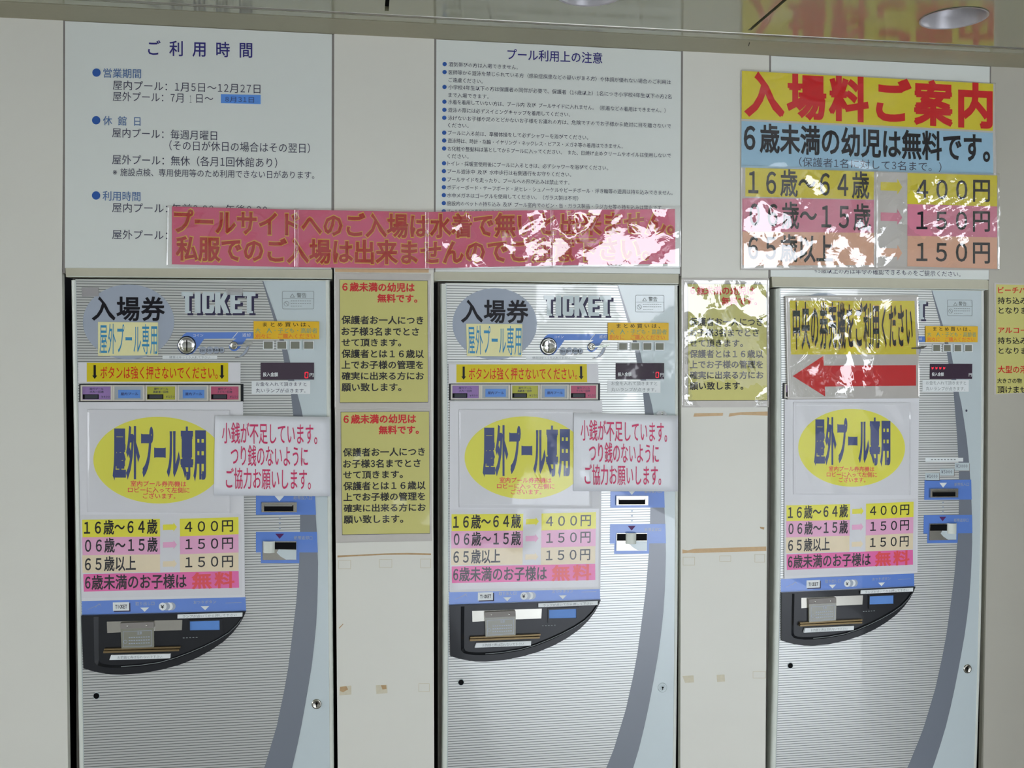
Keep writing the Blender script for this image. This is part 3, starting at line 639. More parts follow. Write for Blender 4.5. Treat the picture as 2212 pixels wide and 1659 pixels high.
    for k in range(3): disc(s, f, 604.5, 1119+k*11, 2.4, 2.4, 0.0001, emblem_m, n=12)
    s.build('note_panel_print', t)
    s = MB(); frame2(s, f, RQ(565.5, 1084.6, 641.4, 1105.7), RQ(571, 1090.5, 634, 1103.6), -0.006, steel_m, 0.0, -0.0005)
    ns = s.build('note_slot', t, 'steel framed banknote slot')
    s = MB(); poly(s, f, RQ(571, 1090.5, 634, 1103.6), -0.001, slot_m); poly(s, f, RQ(572, 1088.8, 632, 1092.6), -0.0085, chrome_m, -0.001); s.build('slot_mouth', ns)
    s = MB(); poly(s, f, RQ(567.6, 1169, 640.4, 1209), -0.003, steel_m, 0.0); nr = s.build('note_return', t, 'steel banknote return chute')
    s = MB(); poly(s, f, RQ(569, 1171, 640, 1186), -0.0035, slot_m); s.build('return_mouth', nr)
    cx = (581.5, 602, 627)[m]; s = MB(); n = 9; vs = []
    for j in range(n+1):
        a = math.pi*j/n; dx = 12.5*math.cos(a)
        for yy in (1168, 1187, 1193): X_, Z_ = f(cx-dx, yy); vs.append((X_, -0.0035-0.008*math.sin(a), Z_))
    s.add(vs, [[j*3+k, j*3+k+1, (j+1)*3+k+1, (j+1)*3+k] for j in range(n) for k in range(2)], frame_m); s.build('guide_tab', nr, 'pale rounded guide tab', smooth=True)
    s = MB(); poly(s, f, [(602, 1186), (640, 1187.5), (640, 1208), (618, 1208), (606, 1201), (598, 1193)], -0.0042, plate_m, -0.003); s.build('deflector', nr)
    # lower blue print band
    s = MB(); grid(s, f, [(176.6, 1297), (530.2, 1288.8), (531.8, 1319.2), (177.4, 1328)], 0.0, blue_m)
    poly(s, f, [(246, 1303.4), (281.6, 1302.6), (281.8, 1321), (246.4, 1321.8)], -0.0002, navy_m); poly(s, f, [(243.8, 1301.2), (279, 1300.4), (279.2, 1318.6), (244, 1319.4)], -0.0004, white_m)
    text(s, f, 'TICKET', 249, 1305.4, 274.6, 1304.8, 10, dk_m, -0.0007, 0.02, res=1)
    text(s, f, '取り出し口', 292.6, 1300.6, 333.6, 1299.6, 7.8, emblem_m, -0.0004, 0.01, res=1); poly(s, f, [(303, 1312.6), (322, 1312.2), (312.6, 1321.4)], -0.0004, white_m)
    for cx in (371, 365, 359, 351.6): disc(s, f, cx, 1310-(cx-351)*0.02, 8.4, 8.6, -0.0004-(371-cx)*0.00001, white_m if cx in (351.6, 365) else emblem_m, n=24)
    text(s, f, '¥', 347.4, 1306, 354.6, 1306, 9, dk_m, -0.001, 0.02, res=1)
    text(s, f, 'おつりボタン', 418, 1297.6, 467, 1296.4, 7.2, emblem_m, -0.0004, 0.01, res=1); poly(s, f, [(433.8, 1309.6), (452.2, 1309), (443.2, 1318)], -0.0004, white_m)
    for p, q in (((190, 1316), (218, 1304)), ((206, 1312), (214, 1303)), ((214, 1303), (219, 1310)), ((487, 1302), (522, 1301))): poly(s, f, [(p[0], p[1]), (q[0], q[1]), (q[0], q[1]+0.8), (p[0], p[1]+0.8)], -0.0004, emblem_m)
    s.build('lower_band_print', t)
    # take-out tray
    OUT = [(177.4, 1328.4), (240, 1326.9), (320, 1325), (400, 1323), (470, 1321.2), (531.8, 1319.4), (527, 1331), (518, 1347), (503, 1366), (483, 1385), (455, 1404), (425, 1420), (390, 1434), (350, 1445), (305, 1453), (264, 1455.6), (240, 1455), (215, 1451), (198, 1447), (181.7, 1442), (180, 1400), (178.6, 1360)]
    INN = [(213, 1332), (250, 1331), (320, 1329), (400, 1327), (470, 1325), (526.5, 1324), (521, 1334), (511, 1347), (494, 1363), (470, 1378), (440, 1393), (412, 1405), (380, 1417), (345, 1427), (300, 1433.5), (262, 1436), (240, 1436), (226, 1434.5), (217, 1432), (214, 1425), (213.4, 1400), (213, 1360)]
    s = MB(); poly(s, f, OUT, 0.0, blkpl_m, 0.001); frame2(s, f, OUT, [((a*0.9+c*0.1), (b*0.9+d*0.1)) for (a, b), (c, d) in zip(OUT, INN)], -0.006, blkpl_m, 0.0)
    mid = [((a*0.25+c*0.75), (b*0.25+d*0.75)) for (a, b), (c, d) in zip(OUT, INN)]; o9 = [((a*0.9+c*0.1), (b*0.9+d*0.1)) for (a, b), (c, d) in zip(OUT, INN)]
    frame2(s, f, o9, mid, -0.006, blkpl_m); 
    tr = s.build('takeout_tray', t, 'black curved take-out tray')
    s = MB(); n = len(mid); vs = [(*(lambda q: (q[0], -0.0062, q[1]))(f(*p)),) for p in mid]+[(*(lambda q: (q[0], -0.0008, q[1]))(f(*p)),) for p in INN]
    s.add(vs, [[i, n+i, n+(i+1) % n, (i+1) % n] for i in range(n)], blkpl_m); poly(s, f, INN, -0.0008, blkpl_m); s.build('tray_well', tr)
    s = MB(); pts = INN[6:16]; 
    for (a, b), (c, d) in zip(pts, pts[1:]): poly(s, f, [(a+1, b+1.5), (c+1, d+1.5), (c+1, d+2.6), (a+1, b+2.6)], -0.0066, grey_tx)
    s.build('painted_rim_highlight', tr)  # thin grey strip paints the highlight along the tray rim
    dx = (0, 0, -1)[m]
    s = MB(); poly(s, f, [(231, 1342.5), (394, 1338.8), (393, 1361), (312, 1363), (232, 1367)], -0.0012, steel_m); poly(s, f, [(232, 1367), (312, 1363), (393, 1361), (392, 1395), (233, 1399)], -0.0011, blkpl_m)  # lower half coloured black for the dark reflection in the steel
    mw = s.build('metal_back_plate', tr, 'steel plate inside the tray')
    s = MB(); fx = (0, -2, -14)[m]; fl = lambda px, py: f(px+fx, py)
    poly(s, fl, [(262, 1344), (333, 1341.6), (334, 1354), (262.6, 1356.4)], -0.009, bodyg_m, -0.001); poly(s, fl, [(262.6, 1356.4), (334, 1354), (334.4, 1396), (264.4, 1399)], -0.0085, lens_m, -0.001)
    flp = s.build('ticket_flap', tr, 'hinged ticket flap with printed warning')
    for cx, cy in ((277.8, 1350.2), (318.6, 1349)): s = MB(); lathe(s, fl, cx, cy, [(2.2, -0.009), (1.8, -0.0105), (0.3, -0.011)], chrome_m, 12); s.build('screw', flp, smooth=True)
    s = MB(); frame2(s, fl, [(267.5, 1362), (329.5, 1359), (330, 1393), (268.5, 1395.5)], [(268.3, 1362.8), (328.8, 1359.9), (329.2, 1392.2), (269.2, 1394.7)], -0.0089, emblem_m)
    text(s, fl, '注意', 298, 1362.4, 308.5, 1362, 6, emblem_m, -0.0089, 0.01, res=1)
    for k in range(3):
        for j in range(9): poly(s, fl, RQ(280+j*5.2, 1374+k*6.4-j*0.2, 283.6+j*5.2, 1376+k*6.4-j*0.2), -0.0089, emblem_m)
    frame2(s, fl, ell(272.8, 1384, 4, 4, 14), ell(272.8, 1384, 3.2, 3.2, 14), -0.0089, emblem_m); s.build('flap_print', flp)
    s = MB(); poly(s, f, [(227, 1399.4), (391, 1394.6), (390.6, 1398), (226.4, 1402.6)], -0.008, brass_m, -0.001); poly(s, f, [(226, 1403.6), (389, 1399.6), (388.6, 1403.4), (225.6, 1408)], -0.011, brass_m, -0.001); s.build('tray_ledge', tr)
    s = MB(); frame2(s, f, [(407.5, 1338), (481, 1336), (482, 1369), (408.5, 1371)], [(410.6, 1341.4), (475, 1339.6), (475.4, 1360.2), (410.8, 1361)], -0.004, blkpl_m, -0.001, -0.001); poly(s, f, [(410.6, 1341.4), (475, 1339.6), (475.4, 1360.2), (410.8, 1361)], -0.0018, bt_blue); s.build('change_button', tr, 'blue change button')
    s = MB()
    for j in range(5): poly(s, f, RQ(395+j*7, 1377-j*0.3, 399+j*7, 1378.4-j*0.3), -0.0012, grey_tx)
    s.build('button_caption', tr)
    s = MB(); poly(s, f, [(384.8, 1325.6), (524.6, 1321.4), (524.2, 1330.4), (384.6, 1334.4)], -0.0072, white_m, -0.005); text(s, f, 'ランプが点いてから押して下さい', 396, 1327.2, 512, 1323.6, 6, grey_tx, -0.0075, res=1); s.build('tray_sticker', tr)
    s = MB(); poly(s, f, [(241.6, 1413.2), (369.4, 1410.2), (368.8, 1420.2), (237.8, 1423.8)], -0.0072, white_m, -0.001); text(s, f, 'お釣銭と券は忘れないで下さい', 255.6, 1415.4, 352, 1413.2, 6.4, grey_tx, -0.0075, res=1); s.build('tray_sticker', tr)
    # screw hole, lock
    s = MB(); lathe(s, f, 208.4, 1503, [(7.6, 0.0002), (7.2, -0.0012), (6.2, -0.0006)], stripe_m if 0 else plate_m, 20); lathe(s, f, 208.4, 1503, [(6.3, -0.0012), (6.2, -0.0016), (0.2, -0.0016)], slot_m, 20); s.build('screw_hole', t)
    s = MB(); lathe(s, f, 683.8, 1521, [(10.8, 0.0004), (10.2, -0.002), (7.6, -0.0028), (6.6, -0.0016), (0.4, -0.0016)], steel_m if m == 0 else (plate_m if m == 1 else steel_m), 28); lk = s.build('lock', t, 'round key lock', smooth=True)
    s = MB(); disc(s, f, 683.8, 1520, 2.2, 2.2, -0.003, slot_m, n=12); poly(s, f, RQ(683, 1520, 684.6, 1526), -0.003, slot_m); s.build('keyhole', lk)
    if m == 2:
        s = MB(); disc(s, f, 664, 897, 2.6, 3, -0.0004, ink_m, n=14); s.build('small_lock', t)
        s = MB(); 
        for x0, y0, x1, y1, w_ in ((1998.9, 1021.6, 2028.7, 1037, '¥1000'), (2030, 1012, 2060.6, 1027.6, '¥5000'), (2062.4, 999.6, 2093.5, 1016.5, '¥10000')):
            poly(s, W, RQ(x0+1.2, y0+1.4, x1+1.4, y1+1.2), 0.0, seam_m); poly(s, W, RQ(x0, y0, x1, y1), -0.0003, plate_m); text(s, W, w_, x0+3, y0+3, x1-4, y0+3, 8.4, ink_m, -0.0006, 0.01, res=1)
        poly(s, W, RQ(1999, 988.7, 2080.5, 997), -0.0003, white_m)
        for j in range(8): poly(s, W, RQ(2011+j*7, 991.6, 2015+j*7, 993.6), -0.0006, grey_tx)
        s.build('note_value_print', t)
    return t
machines = [machine(m) for m in range(3)]
# worn tape scraps on the left machine
o = thing('tape_scrap', 'greyish translucent tape scrap over the letter K of the left TICKET lettering', 'tape', (W(505, 636)[0], 0, W(505, 636)[1]))
mb = MB(); grid(mb, W, [(487, 622), (524.6, 622.6), (524.2, 638), (490, 637)], -0.0009, tapefilm_m, -0.0004); mb.build('tape', o)
o = thing('tape_scrap', 'grey tape patch in the upper left corner of the left machine', 'tape', (W(195, 640)[0], 0, W(195, 640)[1]))
mb = MB(); grid(mb, W, [(176.5, 620.8), (213, 621), (213.5, 640), (177.2, 640.4)], -0.0009, mat('tape_grey', (138, 136, 136), 0.5), 0.0); mb.build('tape', o)
# clear round tag with a screw above the coin notice of the middle machine
o = thing('round_tag', 'clear round plastic tag with a silver screw on the middle machine', 'tag', (W(1427, 900)[0], -0.003, W(1427, 900)[1]))
mb = MB(); disc(mb, W, 1427.5, 899.5, 12.4, 12.6, -0.0052, tapefilm_m, -0.0045); mb.build('disc', o)
mb = MB(); lathe(mb, W, 1429, 892.4, [(2.6, -0.0052), (2.2, -0.0075), (0.4, -0.0085)], chrome_m, 12); mb.build('screw', o, smooth=True)
mb = MB(); poly(mb, W, RQ(1420, 901, 1436, 902.2), -0.0056, grey_tx); mb.build('mark', o)
# ================================================================== NOTICES AND PAPERS
def base(name, label, q, cat='sign', group=None, y=0): X_, Z_ = W(*q[3]); return thing(name, label, cat, (X_, y, Z_), group)
def wr(seed, amp, blobs=(), masks=(), freq=1.0):
    r = random.Random(seed); ws = [(r.uniform(-1, 1), r.uniform(-1, 1), r.uniform(0, 6.28), r.uniform(0.4, 1.6)) for _ in range(9)]
    def h(px, py):
        s = 0
        for a, b, p, k in ws: s += math.sin((a*px+b*py)*0.09*k*freq+p)/k
        s *= amp/4
        ox, oy = px, py; px, py = ox+7*math.sin(oy*0.11+seed)+4*math.sin(ox*0.23+oy*0.31)+2*math.sin(oy*0.6), oy+6*math.sin(ox*0.13+seed*2)+3*math.sin(ox*0.41-oy*0.2)
        for cx, cy, rx, ry, st in masks:
            d = ((px-cx)/rx)**2+((py-cy)/ry)**2
            if d < 1: s *= 1-st*min(1, (1-d)*3)
        for cx, cy, rx, ry, gx, gz in blobs:
            d = ((px-cx)/rx)**2+((py-cy)/ry)**2
            if d < 1: s += min(1, (1-d)*2.5)*(gx*(px-cx)+gz*(py-cy))
        return s+amp*1.2
    return h
# ---- yellow vertical notices on the piers
BODY = [(0.0205, 0.9475, 0.297, 0.063, '保護者お一人につき'), (0.0205, 0.896, 0.39, 0.063, 'お子様3名までとさ'), (0.0205, 0.695, 0.481, 0.06, 'せて頂きます。'), (0.0205, 0.953, 0.571, 0.063, '保護者とは１６歳以'), (0.0205, 0.947, 0.661, 0.063, '上でお子様の管理を'), (0.0205, 0.953, 0.753, 0.06, '確実に出来る方にお'), (0.0205, 0.695, 0.843, 0.063, '願い致します。')]
def pier_notice(label, box_, film_q, hfun, filmmat):
    t = base('pool_notice', label, film_q, group='yellow notices about free entry for infants'); g = HM(RQ(0, 0, 1000, 1000), box_)
    mb = MB(); grid(mb, W, film_q, -0.0012, film_edge, -0.0001); mb.build('laminated_sheet', t)
    mb = MB(); grid(mb, g, RQ(0, 0, 1000, 1000), -0.0016, yel2_m, step=300)
    for q in (RQ(0, 0, 1000, 3), RQ(0, 996, 1000, 1000), RQ(0, 0, 4, 1000), RQ(996, 0, 1000, 1000)): poly(mb, g, q, -0.0019, ink_m)
    mb.build('yellow_field', t)
    mb = MB()
    text(mb, g, '６歳未満の幼児は', 30, 27, 850, 27, 67, redp_m, -0.0020, 0.03, res=2); text(mb, g, '無料です。', 424, 118, 880, 118, 64, redp_m, -0.0020, 0.03, res=2)
    for x0, x1, y0, hh, s in BODY: text(mb, g, s, x0*1000, y0*1000, x1*1000, y0*1000, hh*1000, dk_m, -0.0020, 0.022, res=2)
    mb.build('lettering', t)
    mb = MB(); grid(mb, W, film_q, -0.0030, filmmat, -0.0012, step=5, h=hfun); mb.build('laminate_film', t, smooth=True)
pier_notice('yellow notice ６歳未満の幼児は無料です on the left pier, upper of two', [(733.3, 603.8), (924, 606.2), (925, 869.5), (734, 870.5)], [(722.5, 589), (930.5, 592), (931, 884), (723, 884)], wr(1, 0.0012), film_s)
pier_notice('yellow notice ６歳未満の幼児は無料です on the left pier, lower of two', [(735.8, 889.6), (927.4, 888.4), (929, 1152.6), (738.9, 1155.5)], [(724.5, 885), (931.5, 885), (933, 1168), (726, 1172)], wr(2, 0.0010), film_s)
pier_notice('yellow notice ６歳未満の幼児は無料です on the right pier, with glare patches on wrinkled film', [(1484.9, 612.8), (1655, 613.8), (1657.5, 865.5), (1485.9, 866)], [(1472, 601), (1660.5, 601), (1659.8, 879.4), (1473, 879.8)], wr(33, 0.0005, [(1494, 652, 32, 40, 0, 3.0e-5), (1642, 660, 26, 44, 0, 3.0e-5), (1567, 640, 46, 62, 0, -3e-5), (1570, 790, 105, 125, 0, -6e-5)], [(1496, 652, 36, 44, .8), (1641, 660, 30, 46, .8)]), film_m)
# ---- notice cut by the right edge of the frame
q = [(2147, 611), (2300, 615), (2300, 846), (2147, 852)]
t = base('pool_notice', 'yellow notice with red and black lines cut by the right photo edge', q)
mb = MB(); grid(mb, W, q, -0.0012, film_edge, -0.0001); mb.build('laminated_sheet', t)
mb = MB(); grid(mb, W, [(2151, 614.3), (2296, 617), (2296, 845), (2151, 850.5)], -0.0016, yel2_m); mb.build('yellow_field', t)
mb = MB()
for s, x0, x1, y, h, mt in (('ビーチパラ', 2155, 2230, 620.5, 13.5, redp_m), ('持ち込み', 2154, 2217, 642.5, 14, dk_m), ('となりま', 2156, 2217, 663.8, 14, dk_m), ('アルコー', 2155, 2217, 707, 13, redp_m), ('持ち込み', 2154, 2217, 729, 14, dk_m), ('となりま', 2156, 2217, 751, 13.5, dk_m), ('大型の浮', 2154.5, 2217, 790.7, 15, redp_m), ('大きさの物', 2153, 2206, 817.6, 10, dk_m), ('頂けませ', 2153.5, 2217, 834.5, 14.5, dk_m)):
    text(mb, W, s, x0, y, x1, y+0.3, h, mt, -0.002, 0.015)
mb.build('lettering', t)

# ---- price sheets on the machines (board with table)
SRC = [(170, 868.5), (525, 867), (529.5, 1289), (177, 1297.5)]
PQ = [SRC, [(971.5, 867.3), (1300, 865), (1296.2, 1271.6), (970.6, 1278.4)], [(1694, 863), (1983.4, 860), (1979.8, 1237), (1693.2, 1249)]]
def price_notice(m, label):
    g = HM(SRC, PQ[m]); t = base('price_notice', label, PQ[m], group='white price sheets taped on the machines')
    mb = MB(); grid(mb, W, PQ[m], -0.0042, paper_m, -0.0002); mb.build('sheet', t)
    A, B, C, E_ = -0.0045, -0.0048, -0.0045, -0.0048
    mb = MB()
    rows = [(yel_m, 1121.8, 1120.4, 1159.7, 1158.2), (pink_m, 1159.7, 1158.2, 1198.6, 1196.6), (peach_m, 1198.6, 1196.6, 1236.8, 1234.6)]
    for mt, a, b, c, d in rows: grid(mb, g, [(178.5, a), (346.4, b), (346.8, d), (179.6, c)], A, mt)
    r2 = [(yel_m, 1120, 1116.4, 1158, 1153.4), (pink_m, 1158, 1153.4, 1196.4, 1192.6), (peach_m, 1196.4, 1192.6, 1235.4, 1231.4)]
    for mt, a, b, c, d in r2: grid(mb, g, [(389, a), (515.6, b), (516, d), (389.8, c)], A, mt)
    grid(mb, g, [(181, 1239.4), (516, 1232.6), (517, 1268.6), (182.4, 1277)], A, hot_m)
    for cy, mt in ((1138.6, yel_m), (1176.6, pink_m), (1217.8, peach_m)): poly(mb, g, [(352.8, cy-6), (375.5, cy-6.8), (375.5, cy-10.6), (383, cy-1), (375.5, cy+8.6), (375.5, cy+5), (352.8, cy+5.8)], A, mt)
    mb.build('colour_fields', t)
    mb = MB()
    text(mb, g, '１６歳～６４歳', 182.8, 1125.2, 341.2, 1122.6, 29, dk_m, B, 0.02, res=3); text(mb, g, '０６歳～１５歳', 184.8, 1164, 341.6, 1161.4, 29, dk_m, B, 0.02, res=3); text(mb, g, '６５歳以上', 184.6, 1204, 294.6, 1201.8, 29, dk_m, B, 0.02, res=3)
    text(mb, g, '４００円', 399.6, 1125, 504, 1122.4, 25, dk_m, B, 0.012, res=3); text(mb, g, '１５０円', 401, 1162.6, 504, 1159.8, 25, dk_m, B, 0.012, res=3); text(mb, g, '１５０円', 401, 1201.6, 504, 1198.8, 25, dk_m, B, 0.012, res=3)
    text(mb, g, '6歳未満のお子様は', 185, 1243.4, 404, 1240, 29, dk_m, B, 0.02, res=3)
    text(mb, g, '無料', 414.6, 1238.6, 507.4, 1235.8, 32, redo_m, B, 0.03, sp=1.12)
    mb.build('lettering', t)
    mb = MB(); grid(mb, g, [(174, 1111), (522, 1109), (524, 1284), (179, 1291)], -0.0056, film_s, None, step=12, h=wr(50+m, 0.0003)); mb.build('laminate_film', t, smooth=True)
    return t
LP = ['white price sheet with coloured rows taped on the left ticket machine', 'white price sheet with coloured rows taped on the middle ticket machine', 'white price sheet with coloured rows taped on the right ticket machine']
for m in range(3): price_notice(m, LP[m])
# ---- laminated oval notices
OB = [(203.3, 900, 484.7, 1086.7), (1003, 899, 1266, 1077.2), (1721.8, 882.9, 1952, 1050.5)]
LO = ['laminated sheet with yellow oval 屋外プール専用 on the left machine', 'laminated sheet with yellow oval 屋外プール専用 on the middle machine', 'laminated sheet with yellow oval 屋外プール専用 on the right machine']
def oval_notice(m):
    x0, y0, x1, y1 = OB[m]; kx = (x1-x0)/281.4; ky = (y1-y0)/186.7
    g0 = lambda px, py: (x0+(px-203.3)*kx, y0+(py-900)*ky + (0.010 if m else 0.012)*(px-344)*(0.6 if m == 0 else 0.4))
    g = lambda px, py: W(*g0(px, py)); q = [(191, 885), (497, 885), (497, 1106), (191, 1106)]
    t = base('oval_notice', LO[m], [g0(*p) for p in q], group='laminated yellow oval notices')
    mb = MB(); grid(mb, g, q, -0.0062, paper_m, -0.0050); mb.build('laminated_sheet', t)
    mb = MB(); disc(mb, g, 344, 993.4, 140.7, 93.4, -0.0065, yel4_m, n=72); mb.build('yellow_oval', t)
    mb = MB(); text(mb, g, '屋外プール専用', 245, 930, 446, 930.6, 99.5, navy_tx, -0.0068, 0.045, sp=1.03, res=3)
    for s, a, b, y in (('室内プール券売機は', 283.7, 403.6, 1038.6), ('ロビーに入って左側に', 278, 410.5, 1052), ('ございます。', 309.9, 380.5, 1065)): text(mb, g, s, a, y, b, y+0.4, 11.4, redo_m, -0.0068, 0.012, res=1)
    mb.build('lettering', t)
    mb = MB(); grid(mb, g, q, -0.0078, film_s, -0.0062, step=8, h=wr(60+m, 0.0006)); mb.build('laminate_film', t, smooth=True)
for m in range(3): oval_notice(m)
# ---- small change notices
CQ = [[(466, 897), (712.5, 900), (713.5, 1071), (463, 1068.4)], [(1237.8, 891), (1462.4, 897.4), (1461.6, 1060.4), (1237, 1060)]]
def coin_notice(m, label):
    q = CQ[m]; g = HM(CQ[0], q); t = base('change_notice', label, q, group='coin shortage notices')
    mb = MB(); grid(mb, W, q, -0.0094, paper2_m, -0.0084, step=20, h=lambda px, py: 0.0006*math.sin(px*0.045+py*0.02+m*2)); mb.build('sheet', t, smooth=True)
    mb = MB()
    text(mb, g, '小銭が不足しています。', 481, 914.2, 685.7, 917, 42.5, crim_m, -0.0104, 0.006, res=3); text(mb, g, 'つり銭のないように', 500, 962.6, 665.7, 965, 42.5, crim_m, -0.0104, 0.006, res=3); text(mb, g, 'ご協力お願いします。', 489.5, 1011.4, 672, 1014.4, 42.5, crim_m, -0.0104, 0.006, res=3)
    mb.build('lettering', t)
coin_notice(0, 'white notice with crimson lettering 小銭が不足しています on the left machine'); coin_notice(1, 'white notice with crimson lettering 小銭が不足しています on the middle machine')
# ---- button strips
S0 = [(169.8, 782.4), (519.7, 782.8), (519.7, 827), (170, 827.4)]
SQ = [S0, [(968.6, 786.2), (1291.2, 785.6), (1292.2, 828), (968.6, 828.6)]]
def strip(m, label):
    g = HM(S0, SQ[m]); t = base('button_notice', label, SQ[m], group='yellow strips above the ticket buttons')
    mb = MB(); grid(mb, g, S0, -0.0040, paper_m, -0.0002); mb.build('sheet', t)
    mb = MB(); grid(mb, g, [(188.6, 783.6), (493.5, 783.8), (493.5, 824.6), (188.6, 824.6)], -0.0043, yel3_m); mb.build('yellow_field', t)
    mb = MB(); text(mb, g, 'ボタンは強く押さないでください。', 218, 792.6, 471, 793, 25.5, redp_m, -0.0046, 0.004, res=3)
    for cx in (205.8, 480): poly(mb, g, [(cx-2.6, 788.6), (cx+2.6, 788.6), (cx+2.6, 811), (cx+5.4, 811), (cx, 818.6), (cx-5.4, 811), (cx-2.6, 811)], -0.0046, dk_m)
    mb.build('lettering', t)
strip(0, 'yellow strip ボタンは強く押さないでください above the left machine buttons'); strip(1, 'yellow strip ボタンは強く押さないでください above the middle machine buttons')
# ---- orange stickers
O0 = [(548.2, 694), (689.8, 694.6), (689.6, 732.8), (548.2, 732.6)]
OQ = [O0, [(1313, 697), (1443.6, 697.6), (1443.4, 735.2), (1313, 735)], [(1998.3, 704.3), (2110.6, 705), (2110.2, 739.4), (1998.6, 739)]]
def orange(m, label):
    g = HM(O0, OQ[m]); t = base('orange_sticker', label, OQ[m], 'sticker', 'orange bulk purchase stickers')
    mb = MB(); grid(mb, g, O0, -0.0030, orange_m, -0.0002); mb.build('sheet', t)
    mb = MB(); text(mb, g, 'まとめ買いは、', 568, 696.4, 670, 696.8, 9.6, dk_m, -0.0033, 0.005, sp=1.25, res=1); text(mb, g, '大　人・子ども・高齢者', 551.7, 708.8, 685.5, 709, 11, green_tx, -0.0033, 0.004, res=1); text(mb, g, '別々に　ご購入ください', 551.7, 721.2, 681, 721.4, 10.4, ortx_m, -0.0033, 0.008, res=1)
    mb.build('lettering', t)
for m, l in enumerate(('orange sticker まとめ買いは on the left machine above its lamp windows', 'orange sticker まとめ買いは on the middle machine above its lamp windows', 'orange sticker まとめ買いは on the right machine above its lamp windows')): orange(m, l)
# ---- cream stickers on the emblems
K0 = [(212, 695.4), (341.6, 696.4), (341.5, 767.5), (212.1, 768.8)]
KQ = [K0, [(1006.9, 699.4), (1128, 700.3), (1127, 769.9), (1008.7, 769)]]
def cream(m, label):
    g = HM(K0, KQ[m]); t = base('outdoor_pool_sticker', label, KQ[m], 'sticker', 'cream 屋外プール専用 stickers')
    mb = MB(); grid(mb, g, K0, -0.0014, cream_m, -0.0003); mb.build('sheet', t)
    mb = MB(); text(mb, g, '屋外プール専用', 215.6, 702.4, 340, 703.4, 61.5, cyan_tx, -0.0017, 0.004, sp=1.04, res=3); mb.build('lettering', t)
cream(0, 'cream sticker 屋外プール専用 in blue letters on the left oval emblem'); cream(1, 'cream sticker 屋外プール専用 in blue letters on the middle oval emblem')
# ---- laminated arrow notice on the right machine
q = [(1694.8, 639.6), (1978.8, 637.8), (1981.6, 860), (1700.2, 862.8)]
t = base('arrow_notice', 'laminated yellow notice with large red arrow pointing left on the right machine', q)
mb = MB(); grid(mb, W, q, -0.0068, film_edge, -0.0004); mb.build('laminated_sheet', t)
mb = MB(); grid(mb, W, [(1703.4, 649.8), (1972.2, 650.4), (1976, 765.4), (1706, 765.6)], -0.0071, sgn_yel)
poly(mb, W, [(1709.8, 812.3), (1776, 768.4), (1776.6, 789.5), (1975.4, 788.8), (1975.4, 833), (1779, 834.8), (1779.8, 856.4)], -0.0071, redp_m); mb.build('colour_fields', t)
mb = MB()
g = HM(RQ(1708, 657, 1968, 753), [(1708.2, 658), (1967.6, 660.5), (1969, 749.5), (1709, 753)])
text(mb, g, '中央の券売機をご利用ください', 1708.4, 657.5, 1967.6, 657.5, 96, banner_y, -0.0074, 0.04, sp=1.06, res=2)
text(mb, g, '中央の券売機をご利用ください', 1708.9, 658, 1967.2, 658, 95, dk_m, -0.0079, 0.022, sp=1.06, res=2)
mb.build('lettering', t)
mb = MB(); grid(mb, W, q, -0.0092, film_m, -0.0066, step=5, h=wr(7, 0.0005, [(1826, 705, 34, 50, -3e-5, 4e-5), (1838, 805, 40, 66, 0, 7e-5)], [(1826, 705, 34, 50, .5), (1838, 805, 40, 66, .8)])); mb.build('laminate_film', t, smooth=True)
# ---- pink banner (four sheets)
TOPL = [(372, 446.4), (641, 453.5), (922, 458.2), (1191, 454), (1457, 452)]; BOTL = [(372, 571), (641, 577.4), (922, 580), (1191, 573.5), (1458, 569.8)]
bq = [(364, 444), (1468, 446), (1469, 580), (362, 576)]
t = base('banner', 'pink laminated banner with red lettering プールサイドへのご入場は水着で無いと出来ません across two boards', bq)
def yat(tab, x):
    for (xa, ya), (xb, yb) in zip(tab, tab[1:]):
        if x <= xb: return ya+(yb-ya)*(x-xa)/(xb-xa)
    return tab[-1][1]
for i in range(4):
    xa, xb = TOPL[i][0], TOPL[i+1][0]
    qs = [(xa, TOPL[i][1]), (xb, TOPL[i+1][1]), (BOTL[i+1][0], BOTL[i+1][1]), (BOTL[i][0], BOTL[i][1])]
    mb = MB(); grid(mb, W, qs, -0.0030-0.0001*i, banner_m, -0.0008); mb.build('banner_sheet', t)
mb = MB()
gb = lambda px, py: W(px, yat(TOPL, px)+py*(yat(BOTL, px)-yat(TOPL, px))/122.0)
for wgt, mt, y, dx in ((0.055, banner_y, -0.0036, 0), (0.028, banner_r, -0.0041, 0)):
    e = 22.4+wgt*30
    text(mb, gb, 'プールサイドへのご入場は水着で無いと出来ません。', 395-18-wgt*20, 9-wgt*20, 1456, 9-wgt*20, 46+wgt*40, mt, y, wgt, sp=1.0, res=2)
    text(mb, gb, '私服でのご入場は出来ませんのでご注意下さい。', 381-wgt*20, 66-wgt*20, 1403, 66-wgt*20, 46+wgt*40, mt, y, wgt, sp=1.0, res=2)
mb.build('lettering', t)
fq = [[(363, 444), (645, 451), (645, 581), (361, 577)], [(636, 450), (926, 455), (926, 584), (636, 581)], [(918, 455), (1194, 450), (1195, 579), (918, 584)], [(1188, 450), (1468, 446), (1469, 581), (1188, 579)]]
BW = [wr(20, 0.0009), wr(21, 0.0012), wr(22, 0.0014, [(1155, 520, 45, 60, -7e-5, 0)], [(1155, 520, 45, 60, .6)]), wr(23, 0.0016, [(1232, 485, 48, 36, 0, -6e-5)], [(1385, 505, 85, 60, .85), (1310, 550, 80, 28, .8)])]
for i in range(4):
    mb = MB(); grid(mb, W, fq[i], -0.0052-0.0002*i, film_m, -0.0008, step=5, h=BW[i]); mb.build('laminate_film', t, smooth=True)
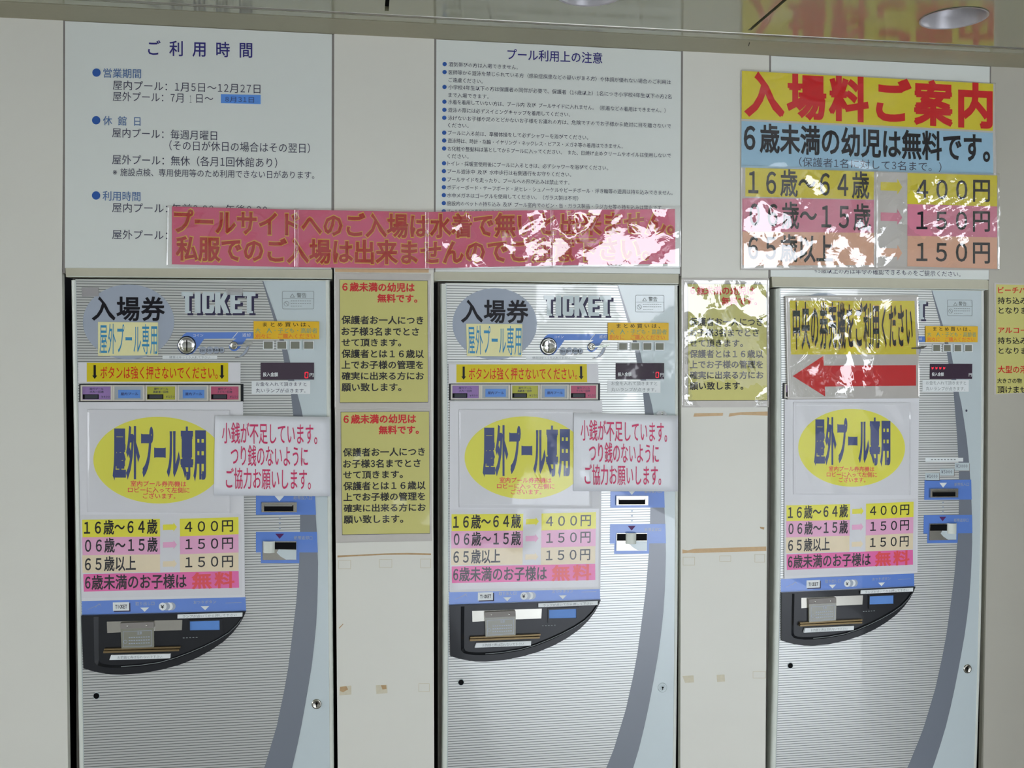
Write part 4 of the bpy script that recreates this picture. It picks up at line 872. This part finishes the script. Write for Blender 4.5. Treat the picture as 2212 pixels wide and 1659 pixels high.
# ---- admission price sign on the right board
t = base('admission_sign', 'large laminated sign 入場料ご案内 with yellow, blue, pink and peach rows', [(1600, 152), (2154, 182), (2155, 584), (1601, 582)])
mb = MB(); grid(mb, W, [(1600, 152.5), (2147, 181), (2155, 374), (2155, 584), (1600, 583)][:1]+[(2147, 181), (2155, 584), (1600, 583)], -0.0024, film_edge, -0.0012); mb.build('laminated_sheet', t)
mb = MB()
grid(mb, W, [(1601.7, 153.9), (2144, 182), (2142.8, 283.4), (1600.8, 257.4)], -0.0034, sgn_yel)
grid(mb, W, [(1600.8, 262), (2142.8, 287.6), (2144, 377.4), (1600.2, 362)], -0.0033, lbl_blue)
for mt, a, b, c, d in ((sgn_yel, 362.6, 371.4, 431.6, 424.6), (sgn_pink, 428, 432.4, 503.4, 500.4), (sgn_peach, 500.4, 503.4, 573, 574)): grid(mb, W, [(1609, a), (1886.8, b), (1885.8, c), (1609, d)], -0.0030, mt)
poly(mb, W, RQ(1602.6, 429, 1609, 500), -0.0030, sgn_pink); poly(mb, W, RQ(1603, 500, 1609, 573), -0.0030, sgn_peach)
for mt, a, b, c, d in ((sgn_yel, 374.4, 379.6, 446.4, 441), (sgn_pink, 441, 446.4, 513, 509.6), (sgn_peach, 509.6, 513, 581.4, 575.6)): grid(mb, W, [(1959, a), (2152.6, b), (2152.4, c), (1958.4, d)], -0.0030, mt)
for cy, mt in ((402.6, sgn_yel), (468.2, sgn_pink), (545, sgn_peach)): poly(mb, W, [(1901, cy-9), (1937, cy-8), (1937, cy-16), (1947.6, cy+2), (1937, cy+18), (1937, cy+10), (1901, cy+9)], -0.0030, mt)
mb.build('colour_fields', t)
mb = MB()
text(mb, W, '入場料ご案内', 1606, 162, 2142.4, 189.5, 86, redp_m, -0.0037, 0.04, sp=1.08, res=3)
text(mb, W, '６歳未満の幼児は無料です。', 1605.4, 270, 2137, 293.6, 57, dk_m, -0.0036, 0.026, res=3)
text(mb, W, '（保護者1名に対して3名まで。）', 1724.7, 341, 2032, 352.6, 19, ink_m, -0.0036)
text(mb, W, '１６歳～６４歳', 1615.4, 367.4, 1876.4, 375, 54, dk_m, -0.0033, 0.018, res=3); text(mb, W, '０６歳～１５歳', 1618, 437.4, 1879.4, 444, 54, dk_m, -0.0033, 0.018, res=3); text(mb, W, '６５歳以上', 1615, 508.4, 1798.4, 512, 55, dk_m, -0.0033, 0.018, res=3)
text(mb, W, '４００円', 1978, 386, 2136.8, 389, 47, dk_m, -0.0033, 0.016, res=3); text(mb, W, '１５０円', 1978, 454.6, 2136.8, 456.4, 44, dk_m, -0.0033, 0.016, res=3); text(mb, W, '１５０円', 1978, 522.4, 2136.8, 524, 45, dk_m, -0.0033, 0.016, res=3)
mb.build('lettering', t)
for q, sd, am, bl, mk in (([(1600, 151), (2147, 181), (2146, 380), (1600, 364)], 3, 0.0014, (), ()), ([(1600, 358), (1893, 368), (1893, 582), (1600, 584)], 4, 0.0012, [(1645, 480, 45, 60, 0, -4e-5)], [(1645, 520, 50, 75, .7)]), ([(1886, 368), (2155, 376), (2155, 584), (1886, 580)], 5, 0.0012, [(2050, 455, 115, 85, 0.85e-4, -2.6e-5)], [(2050, 455, 110, 80, .95)])):
    mb = MB(); grid(mb, W, q, -0.0050-0.0003*sd, film_m if sd > 3 else film_s, -0.0012, step=5, h=wr(sd, am, bl, mk)); mb.build('laminate_film', t, smooth=True)
bpy.data.objects.remove(_to)
